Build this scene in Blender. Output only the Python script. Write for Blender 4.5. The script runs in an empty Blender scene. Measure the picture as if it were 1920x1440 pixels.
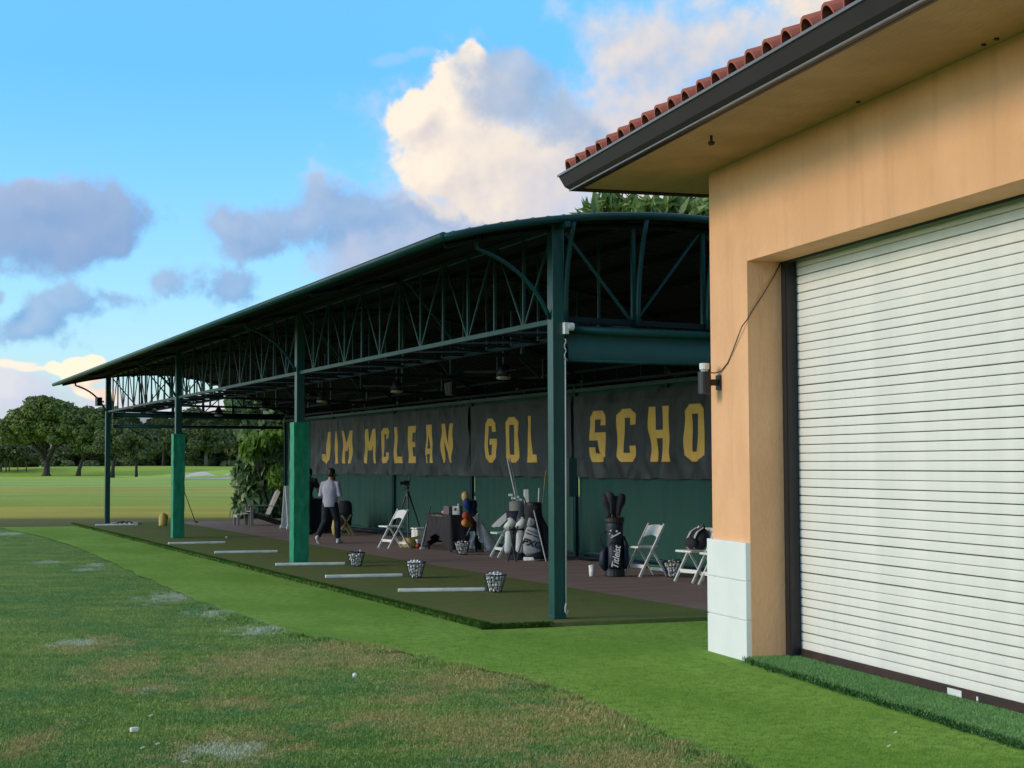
import bpy, math, random
import numpy as np
from mathutils import Vector, Matrix, Euler, noise as mnoise
random.seed(7); rng = np.random.default_rng(11)
S = bpy.context.scene
COL = S.collection
PI = math.pi
R = math.radians

# ------------------------------------------------------------------ camera
H_EYE = 1.8; FPX = 2884.0
YAW = R(23.6); PITCH = math.atan(149/FPX); ROLL = 0.004
Fv = Vector((math.sin(YAW)*math.cos(PITCH), math.cos(YAW)*math.cos(PITCH), math.sin(PITCH)))
R0 = Vector((math.cos(YAW), -math.sin(YAW), 0)); U0 = R0.cross(Fv)
Rv = R0*math.cos(ROLL)-U0*math.sin(ROLL); Uv = U0*math.cos(ROLL)+R0*math.sin(ROLL)
cam = bpy.data.cameras.new('camera'); cam.sensor_width = 36; cam.lens = FPX/1920*36
cam.clip_end = 6000; cam.clip_start = .1
co = bpy.data.objects.new('camera', cam); COL.objects.link(co)
M = Matrix((Rv, Uv, -Fv)).transposed().to_4x4(); M.translation = (0, 0, H_EYE)
co.matrix_world = M
S.camera = co
FH = Vector((math.sin(YAW), math.cos(YAW), 0))           # horizontal view direction

# ------------------------------------------------------------------ light
SUN_EL = R(21); SUN_AZ = R(-84)                           # azimuth from +Y towards +X
sd = bpy.data.lights.new('sun', 'SUN'); sd.energy = 1.5; sd.angle = R(17); sd.color = (1.0, .74, .50)
so = bpy.data.objects.new('sun', sd); COL.objects.link(so)
sdir = Vector((math.sin(SUN_AZ)*math.cos(SUN_EL), math.cos(SUN_AZ)*math.cos(SUN_EL), math.sin(SUN_EL)))
so.rotation_euler = sdir.to_track_quat('Z', 'Y').to_euler(); so.location = sdir*50
S.view_settings.view_transform = 'Standard'; S.view_settings.look = 'None'
S.view_settings.exposure = 0.10; S.view_settings.gamma = 1.0; S.view_settings.use_curve_mapping = False
S.cycles.max_bounces = 6; S.cycles.transparent_max_bounces = 8


class NT:
    """small node-tree helper"""
    def __init__(s, tree): s.t = tree; s.n = tree.nodes; s.l = tree.links
    def put(s, inp, v):
        if v is None: return
        if hasattr(v, 'node'): s.l.new(v, inp)
        elif isinstance(v, (tuple, list)) and len(v) == 3 and inp.type == 'RGBA': inp.default_value = (*v, 1)
        else: inp.default_value = v
    def math(s, op, a, b=None, c=None, clamp=False):
        n = s.n.new('ShaderNodeMath'); n.operation = op; n.use_clamp = clamp
        for i, v in enumerate((a, b, c)): s.put(n.inputs[i], v)
        return n.outputs[0]
    def vec(s, op, a, b=None, scale=None):
        n = s.n.new('ShaderNodeVectorMath'); n.operation = op
        s.put(n.inputs[0], a); s.put(n.inputs[1], b)
        if scale is not None: s.put(n.inputs['Scale'], scale)
        return n.outputs['Value'] if op in ('LENGTH', 'DOT_PRODUCT', 'DISTANCE') else n.outputs[0]
    def mix(s, f, a, b, blend='MIX'):
        n = s.n.new('ShaderNodeMix'); n.data_type = 'RGBA'; n.blend_type = blend
        s.put(n.inputs[0], f); s.put(n.inputs[6], a); s.put(n.inputs[7], b)
        return n.outputs[2]
    def noise(s, vec, scale=5, detail=4, rough=.5, dist=0):
        n = s.n.new('ShaderNodeTexNoise')
        s.put(n.inputs['Vector'], vec); s.put(n.inputs['Scale'], scale); s.put(n.inputs['Detail'], detail)
        s.put(n.inputs['Roughness'], rough); s.put(n.inputs['Distortion'], dist)
        return n.outputs['Fac']
    def step(s, v, a, b, lo=0., hi=1.):
        n = s.n.new('ShaderNodeMapRange'); n.interpolation_type = 'SMOOTHSTEP'
        s.put(n.inputs[0], v); s.put(n.inputs[1], a); s.put(n.inputs[2], b); s.put(n.inputs[3], lo); s.put(n.inputs[4], hi)
        return n.outputs[0]
    def ramp(s, v, stops):
        n = s.n.new('ShaderNodeValToRGB'); s.put(n.inputs[0], v); e = n.color_ramp.elements
        for i, (p, c) in enumerate(stops):
            x = e[i] if i < 2 else e.new(p)
            x.position = p; x.color = (*c, 1)
        return n.outputs[0]
    def xyz(s, x, y, z=0.):
        n = s.n.new('ShaderNodeCombineXYZ')
        s.put(n.inputs[0], x); s.put(n.inputs[1], y); s.put(n.inputs[2], z); return n.outputs[0]
    def sep(s, v):
        n = s.n.new('ShaderNodeSeparateXYZ'); s.put(n.inputs[0], v); return n.outputs


# ------------------------------------------------------------------ sky
def azel(px, py):
    v = (Fv*FPX+Rv*(px-960)-Uv*(py-720)).normalized()
    return math.degrees(math.atan2(v.x, v.y)), math.degrees(math.asin(v.z))
W = bpy.data.worlds.new('World'); S.world = W; W.use_nodes = True
wt = NT(W.node_tree); W.node_tree.nodes.clear()
SKY = .15; SKYG = 1.75
# The clouds are worked out here as tables over azimuth and elevation: a fine one for the part of the
# sky the photograph shows, a coarser one of added unseen clouds that warm the ambient light.
def fbm(scale, octs, seed, gain=.5, AZ=None, EL=None):
    """periodic value noise; scale = size in degrees of the largest lump"""
    AZ = FAZ if AZ is None else AZ; EL = FEL if EL is None else EL
    r_ = np.random.default_rng(seed); out = np.zeros((len(EL), len(AZ)), np.float32); amp = 1.
    for o in range(octs):
        nx = max(2, int(round(360./scale*2**o))); cell = 360./nx; ny = int(95/cell)+3
        if o > 5: ny = int(30/cell)+3
        G = r_.random((ny, nx), dtype=np.float32)
        X = (AZ+180.)*(nx/360.); Y = np.clip((EL+4.)/cell, 0, ny-2.001)
        x0 = np.floor(X).astype(int); y0 = Y.astype(int); fx = X-x0; fy = Y-y0
        fx = (fx*fx*(3-2*fx)).astype(np.float32); fy = (fy*fy*(3-2*fy)).astype(np.float32)[:, None]
        x1 = (x0+1) % nx; x0 = x0 % nx
        a = G[y0][:, x0]*(1-fx)+G[y0][:, x1]*fx; b = G[y0+1][:, x0]*(1-fx)+G[y0+1][:, x1]*fx
        out += amp*(a*(1-fy)+b*fy); amp *= gain
    out = out-out.mean(); return out/out.std()*.36
RES = 1/.032; A0, A1, E0, E1 = -4., 50., -4., 21.
FAZ = np.arange(A0, A1, 1/RES).astype(np.float32); FEL = np.arange(E0, E1, 1/RES).astype(np.float32); NR, IW = len(FEL), len(FAZ)
AZg, ELg = np.meshgrid(FAZ, FEL)
FA = fbm(3.6, 8, 1, .58); FB = fbm(2.6, 8, 2, .60); WX_ = fbm(6., 4, 3); WY_ = fbm(6., 4, 4); FC = fbm(1.5, 7, 5, .62)
AZw = AZg+1.0*WX_; ELw = ELg+.7*WY_
def sst(x, a, b):
    t = np.clip((x-a)/(b-a), 0, 1); return t*t*(3-2*t)
def lin(c): return np.array([((v/255.+.055)/1.055)**2.4 if v > 10 else v/255./12.92 for v in c], np.float32)
CL = np.zeros((NR, IW, 3), np.float32); CA = np.zeros((NR, IW), np.float32)
def over(col, al):
    global CL, CA
    CL = col*al[..., None]+CL*(1-al[..., None]); CA = al+CA*(1-al)
def layer(blobs, amp, e0, e1, amax, shade, litc, light=(-.8, .6), lk=1.4, bias=.35, F=None, fine=.18, dark=None):
    F = FA if F is None else F
    Dm = np.full((NR, IW), -2., np.float32)
    for x, y, rx, ry in blobs:
        u, v = azel(x, y); rx *= 1.12; ry *= 1.15; ru = rx/FPX*57.3; rv = ry/FPX*57.3
        i0, i1 = max(0, int((u-ru*2.4-2-A0)*RES)), min(IW, int((u+ru*2.4+2-A0)*RES)); j0, j1 = max(0, int((v-rv*2.4-2+4)*RES)), min(NR, int((v+rv*2.4+2+4)*RES))
        sl = np.s_[j0:j1, i0:i1]
        d = 1-np.sqrt(((AZw[sl]-u)/ru)**2+((ELw[sl]-v)/rv)**2)
        m = Dm[sl]; k = .35; h = np.clip(.5+.5*(d-m)/k, 0, 1); Dm[sl] = m*(1-h)+d*h+k*h*(1-h)
    Dm = Dm+1.45*amp*F+1.5*fine*FC
    al = sst(Dm, e0, e1)*amax
    dx, dy = light; sx_, sy_ = int(round(dx*RES)), int(round(dy*RES))
    Ds = (Dm+np.roll(Dm, 2, 0)+np.roll(Dm, -2, 0)+np.roll(Dm, 2, 1)+np.roll(Dm, -2, 1))/5
    T = Ds-np.roll(np.roll(Ds, -sx_, 1), -sy_, 0)
    l = np.clip(bias+lk*T, 0, 1)[..., None]
    col = lin(shade)*(1-l)+lin(litc)*l
    if dark is not None:
        q = sst(Dm, .15, .9)[..., None]*.6; col = col*(1-q)+lin(dark)*q
    over(col, al)
# upper right veil and the body to the right of the cumulus
layer([(1480, 60, 360, 190), (1330, 110, 280, 130), (1640, 120, 300, 220), (1170, 95, 190, 90), (1250, 190, 180, 80)], .36, -.2, .8, .93, (176, 192, 216), (236, 222, 212), lk=.8, bias=.45)
layer([(1440, -10, 200, 70)], .5, .0, .9, .9, (232, 222, 212), (250, 232, 205), lk=.8, bias=.5)
layer([(800, 400, 200, 80), (980, 360, 330, 140), (1200, 360, 260, 130), (1080, 260, 160, 120)], .34, -.15, .7, .95, (198, 202, 216), (228, 217, 214), lk=.9, bias=.45)
# the cumulus head
layer([(770, 230, 58, 36), (845, 195, 58, 66), (868, 130, 26, 28), (835, 255, 88, 66), (815, 335, 86, 60), (880, 300, 100, 88)], .26, .0, .34, 1., (214, 206, 208), (251, 237, 219), light=(-.55, .4), lk=1.2, bias=.68, F=FB, fine=.24)
layer([(930, 330, 110, 100), (1000, 300, 90, 80), (890, 400, 150, 50)], .40, -.1, .7, .85, (206, 204, 212), (238, 226, 214), lk=1., bias=.55, F=FB)
# grey puff in front of it
layer([(985, 172, 105, 84), (1045, 235, 90, 70), (940, 140, 40, 50)], .42, .0, .6, .88, (150, 178, 211), (186, 198, 218), lk=.8, bias=.25)
# lower shaded band running left
layer([(450, 458, 95, 54), (540, 440, 125, 58), (640, 420, 130, 72), (730, 430, 120, 80), (690, 470, 150, 56), (850, 460, 150, 60), (410, 438, 50, 38)], .34, .0, .52, .95, (136, 170, 212), (168, 190, 220), lk=.9, bias=.25, fine=.25)
layer([(700, 520, 150, 50), (820, 480, 200, 70)], .45, -.1, .7, .75, (160, 185, 222), (190, 200, 222), lk=.7, bias=.3)
# left clouds
layer([(110, 445, 158, 76), (40, 455, 130, 74), (186, 432, 84, 60), (70, 395, 84, 48), (200, 470, 64, 40)], .26, .0, .50, .97, (128, 166, 212), (172, 192, 220), lk=.9, bias=.25, fine=.22, dark=(146, 168, 205))
layer([(358, 548, 100, 52), (300, 535, 70, 36), (400, 560, 60, 30)], .30, .0, .5, .94, (126, 172, 219), (160, 190, 222), lk=.8, bias=.2, fine=.28)
layer([(100, 620, 96, 50), (150, 585, 90, 46), (215, 568, 80, 34), (60, 640, 66, 28), (0, 575, 22, 20)], .30, .0, .48, .93, (126, 172, 219), (160, 190, 222), lk=.8, bias=.2, fine=.28)
layer([(700, 125, 50, 12), (760, 118, 30, 10)], .5, .1, .7, .4, (150, 190, 235), (170, 205, 240))
# horizon
layer([(60, 760, 170, 60), (250, 770, 170, 50), (420, 770, 200, 40)], .40, -.1, .6, .9, (186, 196, 226), (222, 220, 228), lk=.8, bias=.4)
layer([(40, 700, 60, 7), (100, 708, 50, 5)], .3, .0, .5, .85, (250, 232, 214), (255, 240, 220))
layer([(182, 684, 15, 11), (160, 693, 20, 14), (126, 704, 13, 11), (165, 712, 30, 15), (200, 735, 34, 12)], .17, .0, .22, 1., (240, 214, 202), (255, 243, 218), lk=1.2, bias=.55, F=FB, fine=.16)
CA *= sst(AZg, A0, A0+2.5)*(1-sst(AZg, A1-2.5, A1))*(1-sst(ELg, E1-2.5, E1-.3))
def table(name, col, al):
    h, w = al.shape; px_ = np.concatenate([col, al[..., None]], 2).astype(np.float32)
    im = bpy.data.images.new(name, w, h, alpha=True, float_buffer=True)
    im.colorspace_settings.name = 'Non-Color'; im.alpha_mode = 'CHANNEL_PACKED'
    im.pixels.foreach_set(px_.ravel()); im.update(); im.pack(); return im
im_f = table('cloud_table', CL, CA)
gaz = np.arange(-180, 180, .2).astype(np.float32); gel = np.arange(-4, 90, .2).astype(np.float32)
gA, gE = np.meshgrid(gaz, gel)
inv_ = np.clip(sst(np.abs(gA-23.6), 19, 27)+sst(gE, 17, 22), 0, 1)
G0 = fbm(26., 7, 9, .55, gaz, gel)*1.5+.10-3*(1-inv_); al = sst(G0, 0, .35)*.85*sst(gE, -2, 3); T = np.clip(.45+1.2*(G0-np.roll(np.roll(G0, 10, 1), -8, 0)), 0, 1)[..., None]
im_g = table('cloud_table_unseen', (lin((178, 182, 205))*(1-T)+lin((255, 236, 214))*T)*al[..., None], al)
tc = wt.n.new('ShaderNodeTexCoord')
dv = wt.sep(wt.vec('NORMALIZE', tc.outputs['Generated']))
az = wt.math('MULTIPLY', wt.math('ARCTAN2', dv[0], dv[1]), 57.29578); el = wt.math('MULTIPLY', wt.math('ARCSINE', dv[2]), 57.29578)
def look(im, a0, a1, e0, e1, ext):
    n = wt.n.new('ShaderNodeTexImage'); n.image = im; n.interpolation = 'Cubic'; n.extension = ext
    wt.l.new(wt.xyz(wt.math('DIVIDE', wt.math('SUBTRACT', az, a0), a1-a0), wt.math('DIVIDE', wt.math('SUBTRACT', el, e0), e1-e0), 0.), n.inputs[0]); return n
tf = look(im_f, A0, A0+IW/RES, E0, E0+NR/RES, 'CLIP'); tg = look(im_g, -180., 180., -4., 90., 'EXTEND')
skyt = wt.n.new('ShaderNodeTexSky'); skyt.sky_type = 'NISHITA'; skyt.sun_disc = False
skyt.sun_elevation = SUN_EL; skyt.sun_rotation = SUN_AZ; skyt.air_density = 1.0; skyt.dust_density = .6; skyt.ozone_density = 1.5
tint = wt.ramp(wt.math('DIVIDE', el, 40.), [(0., (.50, .56, .76)), (.1, (.50, .66, .82)), (.24, (.43, .74, .98)), (.36, (.35, .78, 1.)), (.45, (.44, .92, 1.06)), (.8, (.46, .92, 1.06))])
base = wt.vec('SCALE', wt.mix(1., skyt.outputs[0], tint, 'MULTIPLY'), scale=SKYG)
def over_n(lo, t):
    return wt.vec('ADD', wt.vec('SCALE', lo, scale=wt.math('SUBTRACT', 1., t.outputs['Alpha'])), wt.vec('SCALE', t.outputs['Color'], scale=1/SKY))
fin = over_n(over_n(base, tg), tf)
bg = wt.n.new('ShaderNodeBackground'); wt.l.new(fin, bg.inputs[0]); bg.inputs[1].default_value = SKY
wo = wt.n.new('ShaderNodeOutputWorld'); wt.l.new(bg.outputs[0], wo.inputs[0])


# ------------------------------------------------------------------ materials
def mat(name, col, rough=.6, col2=None, nscale=8., nstretch=(1, 1, 1), bump=0., bscale=60., bstretch=(1, 1, 1), metal=0., spec=.5, coords='Object', detail=5, trans=0.):
    m = bpy.data.materials.new(name); m.use_nodes = True; t = NT(m.node_tree)
    b = m.node_tree.nodes['Principled BSDF']
    b.inputs['Roughness'].default_value = rough; b.inputs['Metallic'].default_value = metal
    b.inputs['Specular IOR Level'].default_value = spec
    c = t.n.new('ShaderNodeTexCoord').outputs[coords]
    if col2 is None: col2 = tuple(x*.82 for x in col)
    f = t.noise(t.vec('MULTIPLY', c, nstretch), nscale, detail, .6)
    t.put(b.inputs['Base Color'], t.mix(t.step(f, .32, .68), col, col2))
    t.put(b.inputs['Roughness'], t.math('ADD', rough-.06, t.math('MULTIPLY', f, .12)))
    if bump:
        bn = t.n.new('ShaderNodeBump'); bn.inputs['Strength'].default_value = bump; bn.inputs['Distance'].default_value = .02
        t.put(bn.inputs['Height'], t.noise(t.vec('MULTIPLY', c, bstretch), bscale, 4, .6))
        t.l.new(bn.outputs[0], b.inputs['Normal'])
    if trans: b.inputs['Transmission Weight'].default_value = trans
    return m
def attr_mat(name, c0, c1, rough=.6, trans=.25):
    """leaf material: colour from each leaf's own 'tint' attribute, a little light through the blade"""
    m = bpy.data.materials.new(name); m.use_nodes = True; t = NT(m.node_tree)
    b = m.node_tree.nodes['Principled BSDF']; o = m.node_tree.nodes['Material Output']
    a = t.n.new('ShaderNodeAttribute'); a.attribute_name = 'tint'
    c = t.mix(a.outputs['Fac'], c0, c1)
    t.put(b.inputs['Base Color'], c); b.inputs['Roughness'].default_value = rough
    b.inputs['Specular IOR Level'].default_value = .35
    tr = t.n.new('ShaderNodeBsdfTranslucent'); t.put(tr.inputs[0], c)
    ms = t.n.new('ShaderNodeMixShader'); ms.inputs[0].default_value = trans
    t.l.new(b.outputs[0], ms.inputs[1]); t.l.new(tr.outputs[0], ms.inputs[2]); t.l.new(ms.outputs[0], o.inputs[0])
    return m

MT = dict(
    steel=mat('green_painted_steel', (.0022, .048, .046), .42, (.0015, .038, .038), 3., bump=.06, bscale=25., spec=.3),
    steel2=mat('shade_darkened_steel', (.0012, .014, .019), .65, (.0008, .010, .015), 3., spec=.25),  # inner members: darker copy of the steel with the canopy shade painted in
    steelcol=mat('column_paint', (.004, .070, .064), .33, (.003, .055, .052), 2., bump=.08, bscale=18., spec=.6),
    roof=mat('green_roof_sheet', (.010, .075, .060), .35, (.008, .055, .045), 2.),
    under=mat('shade_darkened_deck', (.0015, .004, .009), .75, (.001, .003, .007), 2., spec=.2),  # roof underside and purlins: interior shade painted in as near-black
    pad=mat('green_vinyl_pad', (.004, .27, .135), .45, (.004, .22, .11), 6., bump=.35, bscale=14., bstretch=(1, 1, .8)),
    screen=mat('green_windscreen_mesh', (.006, .050, .042), .85, (.009, .064, .052), 2.2, (1, 3, .4), bump=.2, bscale=300.),
    banner=mat('charcoal_banner_cloth', (.015, .017, .022), .55, (.011, .014, .019), 1.6, bump=.1, bscale=200.),
    gold=mat('gold_print', (.78, .46, .085), .6, (.70, .40, .07), 3.),
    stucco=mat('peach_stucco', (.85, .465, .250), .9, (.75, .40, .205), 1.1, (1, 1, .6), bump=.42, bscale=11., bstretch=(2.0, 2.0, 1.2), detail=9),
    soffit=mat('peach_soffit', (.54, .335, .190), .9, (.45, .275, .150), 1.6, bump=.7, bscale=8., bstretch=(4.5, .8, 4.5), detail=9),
    whitewall=mat('white_masonry_paint', (.80, .81, .80), .7, (.75, .77, .76), 2., bump=.12, bscale=30.),
    shutter=mat('white_shutter_paint', (.83, .795, .745), .5, (.745, .725, .685), 2.2, (0, 1, 0), bump=.06, bscale=9., detail=8),
    blackm=mat('black_metal', (.010, .011, .016), .45, (.016, .016, .02), 4.),
    gutter=mat('dark_bronze_gutter', (.030, .021, .027), .5, (.036, .026, .030), 2., spec=.3),
    gutter_lit=mat('lit_gutter_edge', (.16, .16, .17), .35),  # gutter lips painted paler, as edges catching the light
    tile=mat('terracotta_tile', (.44, .125, .075), .75, (.33, .085, .055), 2.5, bump=.25, bscale=30.),
    rubber=mat('rusty_bottom_rail', (.022, .014, .014), .7, (.05, .02, .015), 6.),
    white=mat('white_plastic', (.78, .78, .75), .45, (.74, .74, .71), 5.),
    whitec=mat('white_cloth', (.70, .71, .73), .9, (.62, .63, .66), 9., bump=.2, bscale=40.),
    tee=mat('white_tee_bar', (.80, .82, .79), .55, (.60, .64, .62), 6.),
    blackc=mat('black_cloth', (.018, .016, .022), .85, (.024, .021, .028), 5., bump=.15, bscale=60.),
    navy=mat('navy_cloth', (.006, .008, .024), .75, (.009, .011, .030), 6.),
    navyb=mat('navy_bag_fabric', (.008, .012, .030), .55, (.012, .018, .040), 8., bump=.15, bscale=80.),
    greyb=mat('grey_bag_fabric', (.44, .45, .47), .7, (.38, .39, .41), 6.),
    greyd=mat('grey_wood', (.36, .33, .30), .75, (.28, .255, .23), 3., (8, 8, 1), bump=.2),
    dwood=mat('dark_wood', (.035, .032, .03), .7),
    shirt=mat('lavender_grey_shirt', (.40, .38, .47), .85, (.34, .325, .41), 14., (1, 1, .6), bump=.3, bscale=12., bstretch=(1, 1, .5)),
    trous=mat('dark_trousers', (.010, .012, .022), .85, (.014, .015, .026), 8., bump=.2, bscale=12.),
    blackt=mat('black_tshirt', (.010, .010, .016), .85),
    skin=mat('skin', (.42, .22, .15), .5, (.38, .19, .125), 12.),
    hair=mat('dark_hair', (.014, .010, .009), .6),
    shoe=mat('white_shoe', (.74, .74, .74), .5),
    ball=mat('golf_ball_white', (.80, .82, .82), .35),
    yellow=mat('yellow_fabric', (.62, .46, .13), .75, (.52, .38, .10), 6., bump=.2, bscale=20.),
    tan=mat('tan_wood', (.55, .38, .16), .6),
    red=mat('red_plastic', (.30, .03, .02), .5),
    redc=mat('red_headcover', (.42, .07, .02), .8),
    blue=mat('blue_headcover', (.012, .03, .17), .8),
    orange=mat('orange_cloth', (.62, .24, .05), .8),
    steelc=mat('bright_steel', (.62, .62, .60), .3, metal=.8),
    glassb=mat('clear_bottle', (.75, .82, .85), .15, trans=.6),
    lampw=mat('fan_light_disc', (.40, .37, .33), .6),
    bark=mat('bark', (.030, .026, .022), .9, (.045, .038, .03), 1.2, (1, 1, .2), bump=.4, bscale=6.),
    palebark=mat('pale_bark', (.20, .18, .15), .9),
    sand=mat('bunker_sand_grains', (.62, .58, .54), .95, (.52, .48, .45), .25),
    soil=mat('dark_soil', (.016, .013, .012), .95, (.03, .022, .018), 3., bump=.5, bscale=9.),
    sign=mat('sign_white', (.8, .8, .79), .5),
    wire=mat('brown_cable', (.09, .045, .03), .6),
    greybox=mat('grey_cardboard', (.13, .115, .12), .8),
    translu=mat('green_curtain_fabric', (.012, .085, .075), .6, (.010, .070, .065), 2., bump=.1, bscale=60.),
    leafA=attr_mat('oak_leaves', (.095, .150, .034), (.260, .315, .080)),
    leafB=attr_mat('light_tree_leaves', (.085, .140, .030), (.200, .260, .070)),
    leafC=attr_mat('dark_far_leaves', (.085, .122, .044), (.205, .240, .090)),
    leafD=attr_mat('glossy_bush_leaves', (.060, .140, .048), (.310, .410, .180), .4),
    leafE2=attr_mat('canopy_top_leaves', (.075, .150, .034), (.270, .360, .095), .45, .3),
    leafE=attr_mat('bright_frond_leaves', (.090, .205, .025), (.250, .380, .060), .45, .35),
)
MT['trous2'] = MT['trous']
def weather(m, dark, amount, stretch, scale):
    '''rain streaks and blotches mixed into a wall paint'''
    t = NT(m.node_tree); b = m.node_tree.nodes['Principled BSDF']; old = b.inputs['Base Color'].links[0].from_socket
    c = t.n.new('ShaderNodeTexCoord').outputs['Object']
    f = t.step(t.noise(t.vec('MULTIPLY', c, stretch), scale, 8, .68), .48, .78)
    f2 = t.step(t.noise(c, 2.3, 9, .7), .5, .8)
    t.put(b.inputs['Base Color'], t.mix(t.math('MULTIPLY', t.math('ADD', f, t.math('MULTIPLY', f2, .6)), amount), old, dark))
weather(MT['stucco'], (.52, .28, .14), .42, (3., 3., .35), 1.6)
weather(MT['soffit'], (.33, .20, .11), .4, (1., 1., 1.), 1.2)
weather(MT['whitewall'], (.60, .60, .56), .18, (2.5, 2.5, .5), 1.8)
weather(MT['pad'], (.02, .17, .09), .5, (1.5, 1.5, .6), 3.)
weather(MT['steelcol'], (.012, .045, .04), .5, (3, 3, .5), 2.)

# ground materials --------------------------------------------------------
def pz(px, py, z=0.):
    d = Fv*FPX+Rv*(px-960)-Uv*(py-720); k = (z-H_EYE)/d.z
    return Vector((d.x*k, d.y*k, z))
def patch_spec(px, py, rx, ry):
    p = pz(px, py); u = p.dot(R0); w = p.dot(FH)
    ru = rx/FPX*w; rw = abs(pz(px, py-ry).dot(FH)-pz(px, py+ry).dot(FH))/2
    return u, w, ru, max(rw, .05)
GREYP = [(330, 1116, 80, 17), (415, 1147, 60, 13), (485, 1182, 80, 17), (20, 1000, 50, 6), (180, 1058, 38, 4), (165, 1067, 40, 4), (420, 1408, 95, 28), (140, 1204, 65, 9), (275, 1293, 24, 8), (90, 1053, 40, 4)]
BROWNP = [(430, 1400, 150, 50), (150, 1208, 100, 20), (230, 1250, 90, 34), (280, 1290, 70, 14), (450, 1315, 130, 17), (480, 1240, 160, 40), (680, 1235, 160, 26), (880, 1272, 170, 30), (640, 1215, 120, 18), (720, 1345, 130, 22), (1080, 1345, 170, 50), (900, 1370, 220, 50), (1180, 1430, 230, 50), (60, 1390, 70, 36), (30, 1410, 60, 26), (560, 1400, 60, 12), (770, 1310, 100, 18), (640, 1360, 40, 8)]

def lawn_material(name, gain):
    m = bpy.data.materials.new(name); m.use_nodes = True; t = NT(m.node_tree); b = m.node_tree.nodes['Principled BSDF']
    pos = t.n.new('ShaderNodeNewGeometry').outputs['Position']
    u = t.vec('DOT_PRODUCT', pos, tuple(R0)); w = t.vec('DOT_PRODUCT', pos, tuple(FH))
    uw = t.xyz(u, w, 0.)
    n1 = t.noise(pos, .9, 6, .62); n2 = t.noise(pos, 5., 5, .65); n3 = t.noise(t.vec('MULTIPLY', uw, (.35, 1.2, 1)), 1.6, 5, .6)
    n4 = t.noise(pos, 42., 3, .7)
    def field(lst):
        Dm = None
        for p in lst:
            a, c, ru, rw = patch_spec(*p)
            d = t.vec('LENGTH', t.vec('MULTIPLY', t.vec('SUBTRACT', uw, (a, c, 0)), (1/ru, 1/rw, 0)))
            d = t.math('SUBTRACT', 1., d)
            Dm = d if Dm is None else t.math('MAXIMUM', Dm, d)
        Dm = t.math('MAXIMUM', Dm, -1.)
        Dm = t.math('ADD', Dm, t.math('MULTIPLY', t.math('SUBTRACT', n2, .5), 3.4))
        Dm = t.math('ADD', Dm, t.math('MULTIPLY', t.math('SUBTRACT', n1, .5), 1.2))
        return t.math('ADD', Dm, t.math('MULTIPLY', t.math('SUBTRACT', n4, .5), 1.5))
    # near lawn
    near = t.mix(t.step(n3, .3, .7), (.115, .215, .055), (.225, .310, .088))
    near = t.mix(t.step(n1, .42, .66), near, (.092, .215, .080))
    near = t.mix(t.math('MULTIPLY', t.step(n2, .48, .70), .65), near, (.300, .335, .115))
    near = t.mix(t.math('MULTIPLY', t.step(field(BROWNP), -.1, .8), .85), near, (.350, .290, .130))
    near = t.mix(t.math('MULTIPLY', t.step(field(GREYP), .1, .85), .85), near, (.42, .48, .38))
    near = t.mix(t.math('MULTIPLY', t.step(n4, .38, .62), .5), near, (.070, .130, .036))
    # fairway in bands of distance (mowing and rough)
    wn = t.math('ADD', w, t.math('MULTIPLY', t.math('SUBTRACT', t.noise(t.vec('MULTIPLY', uw, (.02, .1, 1)), 1., 4, .6), .5), t.math('MULTIPLY', w, .12)))
    far = t.ramp(t.math('DIVIDE', wn, 320.), [(0.13, (0.15, 0.17, 0.075)), (0.16, (0.185, 0.185, 0.085)), (0.168, (0.522, 0.449, 0.099)), (0.21, (0.544, 0.479, 0.106)), (0.216, (0.371, 0.42, 0.085)), (0.28, (0.371, 0.479, 0.113)), (0.34, (0.478, 0.449, 0.106)), (0.45, (0.371, 0.517, 0.141)), (0.6, (0.392, 0.517, 0.134)), (0.76, (0.434, 0.574, 0.099)), (1.0, (0.261, 0.383, 0.072))])
    far = t.mix(t.math('MULTIPLY', t.step(t.noise(t.vec('MULTIPLY', uw, (.05, .11, 1)), 1., 6, .65), .35, .7), .35), far, (.13, .17, .06))
    # the mounds under the trees
    near = t.vec('SCALE', near, scale=gain)
    col = t.mix(t.step(w, 43.5, 46.), near, far)
    t.put(b.inputs['Base Color'], col); b.inputs['Roughness'].default_value = .95; b.inputs['Specular IOR Level'].default_value = .02
    bn = t.n.new('ShaderNodeBump'); bn.inputs['Strength'].default_value = .9; bn.inputs['Distance'].default_value = .03
    t.put(bn.inputs['Height'], t.math('ADD', t.math('MULTIPLY', n4, .6), t.noise(pos, 110., 2, .7)))
    t.l.new(bn.outputs[0], b.inputs['Normal'])
    return m
def turf_material(name, c0, c1, c2, bump=.6):
    m = bpy.data.materials.new(name); m.use_nodes = True; t = NT(m.node_tree); b = m.node_tree.nodes['Principled BSDF']
    pos = t.n.new('ShaderNodeNewGeometry').outputs['Position']
    n1 = t.noise(t.vec('MULTIPLY', pos, (1, .5, 1)), .7, 5, .6); n2 = t.noise(pos, 9., 4, .6); n3 = t.noise(pos, 120., 2, .7)
    c = t.mix(t.step(n1, .36, .62), c0, c1); c = t.mix(t.math('MULTIPLY', t.step(n2, .42, .66), .6), c, c2)
    c = t.mix(t.math('MULTIPLY', t.step(n3, .35, .7), .35), c, tuple(x*.45 for x in c0))
    t.put(b.inputs['Base Color'], c); b.inputs['Roughness'].default_value = .95; b.inputs['Specular IOR Level'].default_value = .04
    bn = t.n.new('ShaderNodeBump'); bn.inputs['Strength'].default_value = bump; bn.inputs['Distance'].default_value = .012
    t.put(bn.inputs['Height'], t.math('ADD', n3, t.math('MULTIPLY', n2, .8))); t.l.new(bn.outputs[0], b.inputs['Normal'])
    return m
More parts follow.
